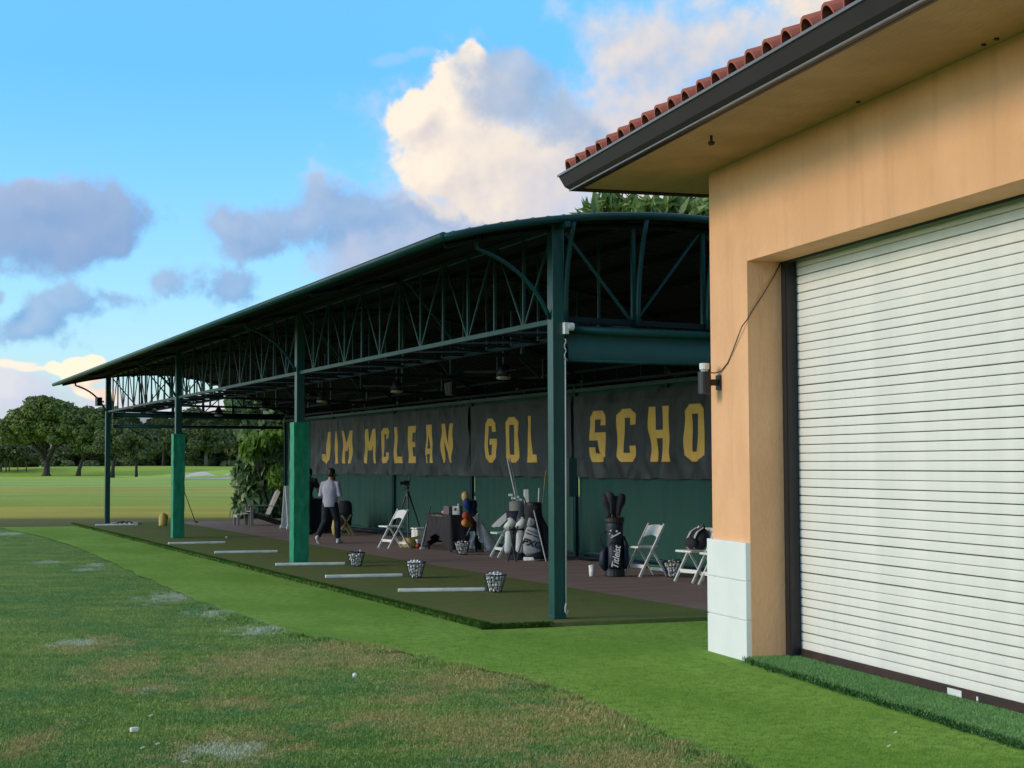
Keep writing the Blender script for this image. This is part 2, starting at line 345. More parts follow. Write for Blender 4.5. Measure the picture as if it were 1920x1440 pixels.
MT['lawn'] = lawn_material('lawn', 1.35); MT['lawn_blade'] = lawn_material('lawn_blade', 2.15)
MT['turf'] = turf_material('bright_turf', (.185, .345, .055), (.260, .430, .085), (.130, .265, .055))
MT['strip'] = turf_material('worn_hitting_turf', (.140, .185, .058), (.170, .180, .070), (.105, .150, .050), .5)
MT['fringe'] = turf_material('dark_turf_fringe', (.055, .14, .022), (.085, .17, .03), (.04, .11, .02))
MT['doormat'] = turf_material('bluish_turf', (.185, .36, .125), (.230, .42, .155), (.140, .30, .11))
MT['matedge'] = turf_material('dark_mat_edge', (.045, .12, .035), (.065, .15, .05), (.035, .095, .03))
MT['floor'] = mat('brown_rubber_floor', (.25, .172, .150), .8, (.185, .132, .122), .9, (.7, 3.5, 1), bump=.25, bscale=60.)


# ------------------------------------------------------------------ mesh builder
class MB:
    def __init__(s): s.v = []; s.f = []
    def add(s, vs, fs):
        o = len(s.v); s.v += [tuple(x) for x in vs]; s.f += [tuple(i+o for i in f) for f in fs]; return s
    def box(s, c, d, rz=0., Mx=None):
        x, y, z = d[0]/2, d[1]/2, d[2]/2
        vs = [Vector((a*x, b*y, e*z)) for e in (-1, 1) for b in (-1, 1) for a in (-1, 1)]
        Mr = Mx if Mx is not None else Matrix.Rotation(rz, 3, 'Z')
        vs = [Mr @ v + Vector(c) for v in vs]
        return s.add(vs, [(0, 2, 3, 1), (4, 5, 7, 6), (0, 1, 5, 4), (2, 6, 7, 3), (0, 4, 6, 2), (1, 3, 7, 5)])
    def bar(s, p, q, w, h, up=(0, 0, 1)):
        p = Vector(p); q = Vector(q); t = (q-p); L = t.length; t.normalize()
        upv = Vector(up)
        if abs(t.dot(upv)) > .98: upv = Vector((0, 1, 0))
        a = t.cross(upv).normalized(); b = a.cross(t)
        return s.box((p+q)/2, (w, L, h), Mx=Matrix((a, t, b)).transposed())
    def tube(s, pts, r, n=8, side=None, caps=True):
        pts = [Vector(p) for p in pts]; k = len(pts)
        rr = r if isinstance(r, (list, tuple)) else [r]*k
        ref = Vector(side) if side else None; vs = []
        pa = None
        for i, p in enumerate(pts):
            t = (pts[min(i+1, k-1)]-pts[max(i-1, 0)]).normalized()
            if ref is not None: a = (ref-t*ref.dot(t))
            else: a = (pa-t*pa.dot(t)) if pa is not None else t.orthogonal()
            if a.length < 1e-5: a = t.orthogonal()
            a.normalize(); b = t.cross(a); pa = a
            rx, ry = rr[i] if isinstance(rr[i], (list, tuple)) else (rr[i], rr[i])
            for j in range(n):
                th = 2*PI*j/n; vs.append(p+a*(rx*math.cos(th))+b*(ry*math.sin(th)))
        fs = [(i*n+j, i*n+(j+1) % n, (i+1)*n+(j+1) % n, (i+1)*n+j) for i in range(k-1) for j in range(n)]
        if caps: fs += [tuple(range(n-1, -1, -1)), tuple((k-1)*n+j for j in range(n))]
        return s.add(vs, fs)
    def lathe(s, prof, n=16, c=(0, 0, 0), sx=1., sy=1.):
        vs = [(c[0]+sx*r*math.cos(2*PI*j/n), c[1]+sy*r*math.sin(2*PI*j/n), c[2]+z) for r, z in prof for j in range(n)]
        fs = [(i*n+j, i*n+(j+1) % n, (i+1)*n+(j+1) % n, (i+1)*n+j) for i in range(len(prof)-1) for j in range(n)]
        fs += [tuple(range(n-1, -1, -1)), tuple((len(prof)-1)*n+j for j in range(n))]
        return s.add(vs, fs)
    def ball(s, c, r, n=10, m=6):
        rx, ry, rz = r if isinstance(r, (list, tuple)) else (r, r, r)
        vs = [(c[0], c[1], c[2]-rz)]
        for i in range(1, m):
            a = -PI/2+PI*i/m
            vs += [(c[0]+rx*math.cos(a)*math.cos(2*PI*j/n), c[1]+ry*math.cos(a)*math.sin(2*PI*j/n), c[2]+rz*math.sin(a)) for j in range(n)]
        vs.append((c[0], c[1], c[2]+rz)); e = len(vs)-1
        fs = [(0, 1+(j+1) % n, 1+j) for j in range(n)]
        fs += [(1+i*n+j, 1+i*n+(j+1) % n, 1+(i+1)*n+(j+1) % n, 1+(i+1)*n+j) for i in range(m-2) for j in range(n)]
        fs += [(1+(m-2)*n+j, 1+(m-2)*n+(j+1) % n, e) for j in range(n)]
        return s.add(vs, fs)
    def prism(s, poly, f):
        """poly: list of 2D points; f(p, k) -> 3D point for the k-th (0/1) end"""
        n = len(poly); vs = [f(p, 0) for p in poly]+[f(p, 1) for p in poly]
        return s.add(vs, [tuple(range(n-1, -1, -1)), tuple(range(n, 2*n))]+[(i, (i+1) % n, n+(i+1) % n, n+i) for i in range(n)])
    def grid(s, P, thick=None):
        """P[i][j] points"""
        a, b = len(P), len(P[0]); vs = [p for row in P for p in row]
        return s.add(vs, [(i*b+j, (i+1)*b+j, (i+1)*b+j+1, i*b+j+1) for i in range(a-1) for j in range(b-1)])
    def mesh(s, name):
        me = bpy.data.meshes.new(name); me.from_pydata(s.v, [], s.f); me.update(); return me
    def obj(s, name, m=None, parent=None, smooth=False, bevel=0., fix=True):
        me = s.mesh(name)
        if fix:
            import bmesh
            bm = bmesh.new(); bm.from_mesh(me); bmesh.ops.recalc_face_normals(bm, faces=bm.faces); bm.to_mesh(me); bm.free()
        return link(name, me, m, parent, smooth, bevel)
def link(name, me, m=None, parent=None, smooth=False, bevel=0.):
    if m is not None and not me.materials: me.materials.append(MT[m] if isinstance(m, str) else m)
    if smooth: me.polygons.foreach_set('use_smooth', [True]*len(me.polygons))
    o = bpy.data.objects.new(name, me); COL.objects.link(o)
    if parent is not None: o.parent = parent
    if bevel:
        md = o.modifiers.new('bevel', 'BEVEL'); md.width = bevel; md.segments = 2; md.limit_method = 'ANGLE'
    return o
def tag(o, label=None, cat=None, group=None, kind=None):
    if label: o['label'] = label
    if cat: o['category'] = cat
    if group: o['group'] = group
    if kind: o['kind'] = kind
    return o
def thing(name, label, cat, loc=(0, 0, 0), rz=0., group=None, rot=None):
    o = bpy.data.objects.new(name, None); COL.objects.link(o); o.location = loc
    o.rotation_euler = rot if rot is not None else (0, 0, rz); o.empty_display_size = .2
    return tag(o, label, cat, group)
def dup(root, loc, rz=None, label=None, group=None):
    def cp(o, par):
        c = o.copy(); COL.objects.link(c); c.parent = par
        for ch in o.children: cp(ch, c)
        return c
    r = cp(root, None); r.location = loc
    if rz is not None: r.rotation_euler = (0, 0, rz)
    if label: r['label'] = label
    if group: r['group'] = group
    return r
def text_mesh(body, size, shear=0., extrude=.002, name='lettering', bold=0.):
    c = bpy.data.curves.new(name, 'FONT'); c.body = body; c.size = size; c.shear = shear; c.extrude = extrude
    c.align_x = 'CENTER'; c.align_y = 'CENTER'; c.resolution_u = 3; c.offset = bold
    o = bpy.data.objects.new(name, c); COL.objects.link(o)
    bpy.context.view_layer.update()
    me = bpy.data.meshes.new_from_object(o.evaluated_get(bpy.context.evaluated_depsgraph_get()))
    bpy.data.objects.remove(o); me.name = name; return me
def fuse(mb, voxel, smooth_it=4):
    """one continuous skin out of overlapping lofts"""
    me = mb.mesh('fuse'); o = bpy.data.objects.new('fuse', me); COL.objects.link(o)
    md = o.modifiers.new('r', 'REMESH'); md.mode = 'VOXEL'; md.voxel_size = voxel
    sm = o.modifiers.new('s', 'SMOOTH'); sm.factor = .5; sm.iterations = smooth_it
    bpy.context.view_layer.update()
    out = bpy.data.meshes.new_from_object(o.evaluated_get(bpy.context.evaluated_depsgraph_get()))
    bpy.data.objects.remove(o); return out
def raw_mesh(name, V, F, tint=None):
    """numpy arrays: V (n,3), F (m,k)"""
    me = bpy.data.meshes.new(name); V = np.asarray(V, np.float32); F = np.asarray(F, np.int32); m, k = F.shape
    me.vertices.add(len(V)); me.vertices.foreach_set('co', V.ravel())
    me.loops.add(m*k); me.loops.foreach_set('vertex_index', F.ravel())
    me.polygons.add(m); me.polygons.foreach_set('loop_start', np.arange(0, m*k, k, dtype=np.int32))
    me.update(calc_edges=True)
    if tint is not None:
        a = me.attributes.new('tint', 'FLOAT', 'FACE'); a.data.foreach_set('value', np.asarray(tint, np.float32))
    return me
#BODY
# ------------------------------------------------------------------ ground
def smooth(x): x = max(0., min(1., x)); return x*x*(3-2*x)
def gz(x, y):
    w = x*FH.x+y*FH.y; u = x*R0.x+y*R0.y
    z = 1.35*smooth((w-245)/55.)+2.2*smooth((w-330)/200.)
    # low mound behind the bunker
    z += 1.15*smooth((w-196)/9.)*smooth((240-w)/25.)*smooth((u+55)/18.)*smooth((-18-u)/8.)
    z += .9*math.exp(-((w-272)/14.)**2-((u+70)/40.)**2)
    return z-.01
def build_ground():
    rs = [0, 4, 7, 9, 11, 13, 16, 20, 25, 32, 40, 50, 65, 85, 110, 140, 165]+list(range(180, 320, 4))+[330, 350, 380, 420, 480, 560, 700, 900, 1200, 1600, 2200, 3000, 4200]
    angs = [math.degrees(YAW)+a for a in list(np.arange(-24, 24.1, 1.0))+list(np.arange(30, 336, 6))]
    vs = [(0, 0, gz(0, 0))]; fs = []; n = len(angs)
    for r in rs[1:]:
        for a in angs:
            x, y = r*math.sin(R(a)), r*math.cos(R(a)); vs.append((x, y, gz(x, y)))
    for j in range(n): fs.append((0, 1+(j+1) % n, 1+j))
    for i in range(len(rs)-2):
        for j in range(n):
            a, b = 1+i*n, 1+(i+1)*n; fs.append((a+j, a+(j+1) % n, b+(j+1) % n, b+j))
    mb = MB(); mb.add(vs, fs)
    tag(mb.obj('ground', 'lawn', smooth=True), kind='structure', label='mown lawn and fairway running out to the trees')
build_ground()
# bunker: sand sheet laid on the face of the mound, scalloped top edge
def wu(u, w): return u*R0.x+w*FH.x, u*R0.y+w*FH.y
def bunker():
    rows = []
    for i in range(41):
        u = -43.6+i*(11.4/40.); top = 197.2+5.4*(.70+.30*math.cos((i/40.-.24)*4*PI))*smooth(i/5.)*smooth((40-i)/5.)
        row = []
        for j in range(9):
            w = 192.5+(top-192.5)*j/8.; x, y = wu(u, w); row.append((x, y, gz(x, y)+.05))
        rows.append(row)
    tag(MB().grid(rows).obj('sand_bunker', 'sand', smooth=True), kind='structure', label='pale sand bunker cut into a grassy mound')
bunker()
# artificial turf strip
TB = [(4.25, 47.0), (4.75, 40), (4.81, 34.5), (4.6, 28), (4.46, 23.6), (4.34, 19.3), (4.42, 16.1), (4.87, 14.6), (5.09, 13.0), (5.3, 11.8), (5.2, 10.5), (5.07, 9.4), (5.0, 8.6), (4.94, 7.9), (4.8, 5), (4.6, 0), (4.5, -6)]
TBf = []
for (a, b) in zip(TB, TB[1:]):
    L = math.dist(a, b); k = max(2, int(L/.12)) if a[1] < 25 else max(2, int(L/.4))
    for i in range(k):
        t = i/k; x = a[0]+(b[0]-a[0])*t; y = a[1]+(b[1]-a[1])*t
        TBf.append((x+.05*mnoise.noise((x*3, y*3, 0))+.03*mnoise.noise((x*9, y*9, 5)), y))
TBf.append(TB[-1])
vs = [(x, y, .006) for x, y in TBf]+[(15, -6, .006), (15, 46.6, .006), (6.5, 46.8, .006)]
me = bpy.data.meshes.new('turf_strip'); me.from_pydata(vs, [], [tuple(range(len(vs)))[::-1]]); me.update()
tag(link('turf_strip', me, 'turf'), kind='structure', label='bright green artificial turf strip')
# hitting platform, rubber floor, soil bed
PZ = .05
mb = MB(); poly = [(6.44, 15.48), (9.47, 15.2), (9.47, 47.9), (6.44, 47.9)]
mb.prism(poly, lambda p, k: (p[0], p[1], PZ if k else -.02))
tag(mb.obj('hitting_strip', 'strip'), kind='structure', label='worn dark green hitting turf along the bays')
mb = MB(); poly = [(9.47, 15.0), (12.35, 14.7), (12.35, 47.6), (9.47, 47.6)]
mb.prism(poly, lambda p, k: (p[0], p[1], PZ-.004 if k else -.02))
tag(mb.obj('rubber_floor', 'floor'), kind='structure', label='brown rubber floor behind the hitting bays')
mb = MB(); vs = []; nx, ny = 18, 60
P = [[(12.36+i*.4, 14+j*.58, .02+.06*mnoise.noise((i*.7, j*.7, 3))+(.05*i if i > 2 else 0)) for j in range(ny)] for i in range(nx)]
tag(mb.grid(P).obj('soil_bed', 'soil', smooth=True), kind='structure', label='dark soil bed behind the windscreen wall')

# blades: real grass for the near lawn, the turf and the shaggy mat edges
def blades(name, pts, h, mtl, lean=.5, wid=.004, label=None):
    pts = np.asarray(pts); n = len(pts)
    a = rng.uniform(0, 2*PI, n); hh = h*rng.uniform(.5, 1.25, n); d = np.stack([np.cos(a), np.sin(a), 0*a], 1)
    side = np.stack([-np.sin(a), np.cos(a), 0*a], 1)*(wid*rng.uniform(.6, 1.4, n))[:, None]
    tip = pts+d*(hh*lean*rng.uniform(.1, 1., n))[:, None]; tip[:, 2] += hh
    V = np.stack([pts-side, pts+side, tip], 1).reshape(-1, 3); F = np.arange(3*n).reshape(-1, 3)
    o = link(name, raw_mesh(name, V, F), mtl); tag(o, label, kind='stuff'); return o
def tbx(y):
    for (a, b) in zip(TB, TB[1:]):
        if b[1] <= y <= a[1]: t = (y-a[1])/(b[1]-a[1]); return a[0]+(b[0]-a[0])*t
    return 4.5
def lawn_blades():
    n = 360000
    # sample by image so that density follows what is seen
    px = rng.uniform(-60, 1500, n); py = 1445.-(1445-1000)*rng.uniform(0, 1, n)**1.15
    w = FPX*H_EYE/(py-869+.004*(px-960)); u = (px-960)/FPX*w
    x = u*R0.x+w*FH.x; y = u*R0.y+w*FH.y
    bx = np.interp(y, [b[1] for b in TB[::-1]], [b[0] for b in TB[::-1]])
    L = x < bx+.02
    P = np.stack([x, y, 0*x-.004], 1)
    blades('lawn_grass', P[L], .018, 'lawn_blade', 1.0, .0035, 'short mown lawn grass')
    # rougher, dry tufts on the seam
    k = 26000; yy = rng.uniform(6.5, 20, k); xx = np.interp(yy, [b[1] for b in TB[::-1]], [b[0] for b in TB[::-1]])-np.abs(rng.normal(0, .14, k))+.04
    cl = np.array([mnoise.noise((a*2.2, b*2.2, 0)) for a, b in zip(xx, yy)]); q = cl > -.1
    blades('seam_grass', np.stack([xx[q], yy[q], 0*xx[q]], 1), .032, 'lawn_blade', 1.2, .004, 'ragged longer grass along the turf seam')
lawn_blades()
def turf_blades():
    n = 170000
    px = rng.uniform(700, 1960, n); py = 1440.-(1440-1150)*rng.uniform(0, 1, n)**.9
    w = FPX*H_EYE/(py-869+.004*(px-960)); u = (px-960)/FPX*w
    x = u*R0.x+w*FH.x; y = u*R0.y+w*FH.y
    bx = np.interp(y, [b[1] for b in TB[::-1]], [b[0] for b in TB[::-1]])
    along = x*math.sin(R(7.27))+y*math.cos(R(7.27)); perp = x*math.cos(R(7.27))-y*math.sin(R(7.27))
    q = (x > bx) & ~((perp > 5.7) & (along < 13.7)) & ~((x > 6.4) & (y > 15.1))
    blades('turf_pile', np.stack([x[q], y[q], 0*x[q]+.004], 1), .012, 'turf', .8, .003, 'short pile of the bright artificial turf')
turf_blades()
def edge_fringe():
    n = 30000; y = 15.5+(47.9-15.5)*rng.uniform(0, 1, n)**1.7; x = 6.44-np.abs(rng.normal(0, .035, n))+.05
    z = np.where(x < 6.44, rng.uniform(.0, .045, n), .048)
    a = np.stack([x, y, z], 1)
    n2 = 4000; x2 = rng.uniform(6.40, 7.2, n2); y2 = 15.48-(x2-6.44)*(.28/3.03)-np.abs(rng.normal(0, .02, n2))+.02
    b = np.stack([x2, y2, rng.uniform(0, .045, n2)], 1)
    blades('mat_fringe', np.concatenate([a, b]), .035, 'fringe', 1.2, .006, 'shaggy dark fringe on the platform edge')
edge_fringe()

# ------------------------------------------------------------------ peach building
BD = R(7.27)
bld = thing('clubhouse_building', 'peach stucco building with terracotta tile eave and white roller door', 'building', (0, 0, 0), -BD)
# local axes: x = perp (away from the range), y = along (away from the camera)
WX = 6.0; Y1 = 13.66; Y0 = -4.; ZS = 4.60
OY0, OY1, OZ = 4.0, 12.82, 3.64
def part(mb, name, m, parent=bld, **k): return mb.obj(name, m, parent, **k)
# walls: front wall in three pieces round the opening, one closed mesh each
mb = MB()
T = .34
mb.box((WX+T/2, (OY1+Y1)/2, ZS/2), (T, Y1-OY1, ZS))
mb.box((WX+T/2, (Y0+OY0)/2, ZS/2), (T, OY0-Y0, ZS))
mb.box((WX+T/2, (OY0+OY1)/2, (OZ+ZS)/2), (T, OY1-OY0-.0006, ZS-OZ))
mb.box(((WX+T+12)/2, Y1-.15, ZS/2), (12-WX-T-.001, .3, ZS-.002))
part(mb, 'wall', 'stucco')
# white base course blocks with recessed joints
mb = MB(); mb.box((WX-.008, (12.835+Y1)/2+.012, .535), (.04, Y1-12.835+.02, 1.06)); part(mb, 'base_joint', 'whitewall')
for z0, z1 in ((.0, .369), (.376, .722), (.729, 1.075)):
    mb = MB(); mb.box((WX-.012, (12.825+Y1+.035)/2, (z0+z1)/2), (.07, Y1+.035-12.825, z1-z0)); part(mb, 'base_block', 'whitewall', bevel=.006)
    mb = MB(); mb.box((WX+.6, Y1+.0175, (z0+z1)/2), (1.15, .035, z1-z0-.002)); part(mb, 'base_block', 'whitewall', bevel=.006)
# soffit
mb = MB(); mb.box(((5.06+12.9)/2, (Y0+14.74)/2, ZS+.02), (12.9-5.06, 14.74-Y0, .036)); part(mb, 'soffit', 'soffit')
mb = MB(); mb.box((5.045, (Y0+14.76)/2, ZS+.035), (.03, 14.76-Y0, .10)); mb.box(((5.03+12.9)/2, 14.755, ZS+.035), (12.9-5.03, .03, .10)); part(mb, 'fascia_board', 'gutter')
# gutter
prof = [(5.028, 4.588), (4.985, 4.580), (4.975, 4.592), (4.93, 4.63), (4.885, 4.735), (4.875, 4.755), (4.888, 4.757), (4.90, 4.742), (5.028, 4.742)]
gy = lambda x: 14.76+(5.045-x)
mb = MB(); mb.prism(prof, lambda p, k: (p[0], gy(p[0]) if k else Y0, p[1])); gut = part(mb, 'gutter', 'gutter')
mb = MB(); mb.prism(prof, lambda p, k: (12.9 if k else p[0], gy(p[0]), p[1])); part(mb, 'gutter', 'gutter')
mb = MB(); mb.bar((4.972, Y0, 4.587), (4.972, gy(4.972), 4.587), .02, .012); part(mb, 'gutter_lip', 'gutter_lit', parent=gut)
mb = MB(); mb.bar((4.874, Y0, 4.752), (4.874, gy(4.874), 4.750), .014, .022); part(mb, 'gutter_lip', 'gutter_lit', parent=gut)
# roof deck (hipped) and tiles
SL = math.tan(R(17.5)); rx = 9.0
zt = lambda x: 4.742+(x-5.0)*SL
mb = MB()
v = [(5.0, Y0, zt(5.0)), (5.0, 14.8, zt(5.0)), (rx, 14.8-(rx-5), zt(rx)), (rx, Y0, zt(rx)), (13, 14.8, zt(5.0)), (13, Y0, zt(5.0))]
vb = [(a, b, c-.05) for a, b, c in v]
mb.add(v+vb, [(0, 1, 2, 3), (1, 4, 2), (4, 5, 3, 2), (6, 9, 8, 7), (7, 8, 10), (10, 8, 9, 11), (0, 6, 7, 1), (1, 7, 10, 4), (4, 10, 11, 5), (0, 3, 9, 6), (3, 5, 11, 9)])
roof = part(mb, 'roof', 'gutter')
def tile_mesh(seed):
    r_ = random.Random(seed); mb = MB(); n = 9; out = []
    for k, (xx, sc, zz) in enumerate(((-.035, 1.0, .0), (.40, .90, .022))):
        ring = []
        for lay in (0, 1):
            pts = []
            for j in range(n):
                a = PI*j/(n-1); rr = (.098 if lay == 0 else .082)*sc
                pts.append((xx, -rr*math.cos(a), zz+rr*1.35*math.sin(a)+.022))
            if lay == 0: pts = [(xx, -.15, zz+.018)]+[(xx, -.108*sc, zz+.020)]+pts+[(xx, .108*sc, zz+.020), (xx, .15, zz+.018)]
            else: pts = [(xx, -.15, zz+.002)]+[(xx, -.10*sc, zz+.004)]+pts+[(xx, .10*sc, zz+.004), (xx, .15, zz+.002)]
            ring.append(pts)
        out.append(ring)
    m_ = len(out[0][0]); vs = out[0][0]+out[0][1]+out[1][0]+out[1][1]; fs = []
    for j in range(m_-1):
        fs += [(j, j+1, 2*m_+j+1, 2*m_+j), (m_+j, 3*m_+j, 3*m_+j+1, m_+j+1), (j, m_+j, m_+j+1, j+1)]
    mb.add(vs, fs); return mb.mesh('roof_tile')
tm = tile_mesh(1); tm.materials.append(MT['tile']); tm.polygons.foreach_set('use_smooth', [False]*len(tm.polygons))
slope = math.atan(SL); tile_i = 0
stuffV = []; stuffF = []
for row in range(11):
    x = 4.955+row*.36*math.cos(slope); ymax = 14.66-row*.36*.95
    ncol = int((ymax-Y0)/.305)
    for c in range(ncol):
        y = ymax-c*.305
        mloc = (x, y+random.uniform(-.006, .006), zt(x)+.012+random.uniform(-.004, .004))
        rot = Euler((random.uniform(-.02, .02), -slope+random.uniform(-.012, .012), random.uniform(-.02, .02)))
        if row < 5 and y > 3.0 and tile_i < 290:
            o = link('roof_tile', tm, None, bld); o.location = mloc; o.rotation_euler = rot; tile_i += 1
        else:
            Mx = Matrix.Translation(mloc) @ rot.to_matrix().to_4x4(); b0 = len(stuffV)
            stuffV += [tuple(Mx @ v.co) for v in tm.vertices]; stuffF += [tuple(i+b0 for i in p.vertices) for p in tm.polygons]
me = bpy.data.meshes.new('roof_tile_field'); me.from_pydata(stuffV, [], stuffF); me.update()
tag(link('roof_tile_field', me, 'tile', bld), kind='stuff')
# small vent stub under the soffit
mb = MB(); mb.lathe([(.012, 0), (.012, -.05), (.03, -.052), (.03, -.075), (.01, -.085)], 10, (5.32, 12.05, ZS)); part(mb, 'soffit_nozzle', 'gutter')
for (x, y) in ((5.97, 10.6), (5.97, 8.9), (5.97, 8.75)):
    mb = MB(); mb.lathe([(.018, 0), (.018, -.012)], 8, (x-.05, y, ZS+.002)); part(mb, 'soffit_screw', 'blackm')
# roller door
SX = 6.47
door = bpy.data.objects.new('roller_door', None); COL.objects.link(door); door.parent = bld
sl = .077; z = .115
slat = MB()
pr = [(0, 0), (-.0130, .0015), (-.0150, .008), (-.0160, sl*.5), (-.0150, sl-.012), (-.0138, sl-.0072), (.002, sl-.0060), (.012, sl-.0060), (.012, 0)]
slat.prism(pr, lambda p, k: (p[0], (OY1-.06) if k else OY0+.05, p[1]))
sm_ = slat.mesh('slat'); sm_.materials.append(MT['shutter'])
import bmesh as _bm
b_ = _bm.new(); b_.from_mesh(sm_); _bm.ops.recalc_face_normals(b_, faces=b_.faces); b_.to_mesh(sm_); b_.free()
i = 0
while z < 3.72:
    o = link('slat', sm_, None, door); o.location = (SX+random.uniform(-.0004, .0004), 0, z); o.rotation_euler = (random.uniform(-.0002, .0002), random.uniform(-.002, .002), 0); z += sl; i += 1
mb = MB(); mb.box((SX+.02, (OY0+OY1)/2, 1.9), (.01, OY1-OY0-.1, 3.7)); part(mb, 'door_backing', 'blackm', parent=door)
mb = MB(); mb.box((SX-.006, (OY0+OY1)/2, .062), (.05, OY1-OY0-.13, .10)); part(mb, 'bottom_rail', 'rubber', parent=door)
mb = MB(); mb.box((SX-.034, 10.22, .075), (.004, .19, .05)); part(mb, 'rail_sticker', 'sign', parent=door)
mb = MB(); mb.box((SX-.034, 9.92, .072), (.004, .02, .03)); part(mb, 'rail_sticker', 'sign', parent=door)
mb = MB(); mb.box((WX+.34+.085, OY1-.042, 1.85), (.17, .085, 3.68)); mb.box((WX+.34+.02, OY1-.10, 1.85), (.03, .03, 3.66))
part(mb, 'guide_rail', 'blackm')
mb = MB(); mb.box((WX+.34+.085, OY0+.042, 1.85), (.17, .085, 3.68)); part(mb, 'guide_rail', 'blackm')
mb = MB(); mb.box((WX+.36, (OY0+OY1)/2, OZ+.03), (.02, OY1-OY0-.2, .10)); part(mb, 'door_header', 'steel')
# bluish turf mat along the door
mb = MB(); P2 = []
for i in range(60):
    y = 12.86-i*.16; e = 5.93-.035*(13-y)*.9+.03*mnoise.noise((y*3, 0, 0)); 
    P2.append((e, y))
rowA = [(x, y, .0) for x, y in P2]; rowB = [(x+.03, y, .045) for x, y in P2]; rowC = [(SX-.04, y, .05) for x, y in P2]; rowD = [(SX-.04, y, 0) for x, y in P2]
dm = tag(mb.grid([rowA, rowB, rowC, rowD]).obj('turf_mat', 'doormat'), 'bluish green turf strip with a shaggy edge along the white roller door', 'turf mat')
Mb = Matrix.Rotation(-BD, 4, 'Z'); dm.matrix_world = Mb
nf = 16000; t = rng.uniform(0, 1, nf)**.8; yy = 12.86-t*9.4; xx = 5.93-.0315*(13-yy)-np.abs(rng.normal(0, .03, nf))+.05
nf2 = 42000; yy2 = 12.8-rng.uniform(0, 1, nf2)*6.; xx2 = rng.uniform(5.75, SX-.06, nf2); q2 = xx2 > 5.95-.0315*(13-yy2)
Q = np.concatenate([np.stack([xx, yy, rng.uniform(.0, .045, nf)], 1), np.stack([xx2[q2], yy2[q2], 0*xx2[q2]+.046], 1)])
Q = Q @ np.array(Matrix.Rotation(-BD, 3, 'Z')).T
n4 = 15000; y4 = 12.84-rng.uniform(0, 1, n4)**.8*9.3; x4 = 5.935-.0315*(13-y4)+.03*np.array([mnoise.noise((v*3, 0, 0)) for v in y4])-rng.normal(0, .022, n4)
Q4 = np.stack([x4, y4, rng.uniform(.0, .04, n4)], 1) @ np.array(Matrix.Rotation(-BD, 3, 'Z')).T
blades('turf_mat_edge', Q4, .024, 'matedge', 1.3, .0045, 'dark ragged edge of the turf mat by the door')
blades('turf_mat_pile', Q, .020, 'doormat', 1.0, .0032, 'shaggy pile of the turf mat by the door')

# wall lamp with a white sensor on top, cable to the door corner
def bl(x, y, z): return Mb @ Vector((x, y, z))
lp = thing('wall_lamp', 'black cylinder wall lamp with a white bulb on top of it', 'lamp', bl(WX, 13.46, 2.56), -BD)
MB().lathe([(.058, -.11), (.062, -.108), (.062, .10), (.058, .102)], 20, (-.155, .0, 0)).obj('lamp_body', 'blackm', lp, smooth=False)
mb = MB(); mb.box((-.01, 0, 0), (.02, .10, .14)); mb.box((-.06, 0, 0), (.09, .035, .06)); mb.obj('wall_bracket', 'blackm', lp, bevel=.004)
MB().lathe([(.03, .102), (.035, .115), (.046, .125), (.048, .175), (.04, .182)], 14, (-.155, 0, 0)).obj('bulb', 'sign', lp)
pts = [(WX-.15, 13.47, 2.665), (WX-.05, 13.46, 2.650), (WX-.010, 13.40, 2.665), (WX-.008, 13.25, 2.735), (WX-.012, 13.12, 2.845), (WX-.022, 12.98, 2.965), (WX-.030, 12.88, 3.045), (WX-.012, 12.81, 3.10), (WX+.06, 12.808, 3.21), (WX+.16, 12.80, 3.355), (WX+.27, 12.81, 3.52), (WX+.335, 12.812, 3.635)]
tag(MB().tube([bl(*p) for p in pts], .0055, 6).obj('cable', 'wire', smooth=True), 'thin brown cable looping from the wall lamp to the door corner', 'cable')
#PART3
# ------------------------------------------------------------------ driving range canopy
CX = 7.45; CYS = [15.8, 26.45, 37.1, 47.7]; XR = 12.97; YA, YB = 15.52, 48.75
zroof = lambda x: 4.685-(.045 if x < 8.95 else .070)*(x-8.95)**2
zc = lambda x: 3.42-.02*(x-CX)
can = thing('range_canopy', 'long dark green steel canopy with arched roof over the hitting bays', 'canopy', (CX, CYS[0], 0))
def cpart(mb, name, m='steel', parent=can, **k):
    o = mb.obj(name, m, parent, **k)
    if parent is can: o.location = -can.location
    return o
S_ = .146
cols = []
for i, y in enumerate(CYS):
    mb = MB(); mb.box((CX, y, (zroof(CX)-.06)/2), (S_, S_, zroof(CX)-.06)); mb.box((CX, y, PZ+.01), (S_+.012, S_+.012, .05))
    c = cpart(mb, 'column', 'steelcol', bevel=.006); cols.append(c)
    if i in (1, 2):
        mb = MB(); rows = []
        w = .275; nz = 40; z1 = 2.54
        ring = []
        for j in range(4):
            for q in range(7):
                t = q/7.; a = [(-1, -1), (1, -1), (1, 1), (-1, 1)]; p = a[j]; r_ = a[(j+1) % 4]
                ring.append(((p[0]+(r_[0]-p[0])*t)*w/2, (p[1]+(r_[1]-p[1])*t)*w/2))
        vs = []
        for k in range(nz+1):
            zz = PZ+.01+(z1-PZ-.01)*k/nz
            for (a, b) in ring:
                d = .010*mnoise.noise((a*9, b*9, zz*5.5+i*10)); s = 1+d/(w/2)
                vs.append((CX+a*s, y+b*s, zz))
        n = len(ring); fs = [(k*n+j, k*n+(j+1) % n, (k+1)*n+(j+1) % n, (k+1)*n+j) for k in range(nz) for j in range(n)]
        fs += [tuple(nz*n+j for j in range(n))]
        mb.add(vs, fs); p = mb.obj('pole_pad', 'pad', c); tag(p, 'bright green padded sleeve round the lower column')
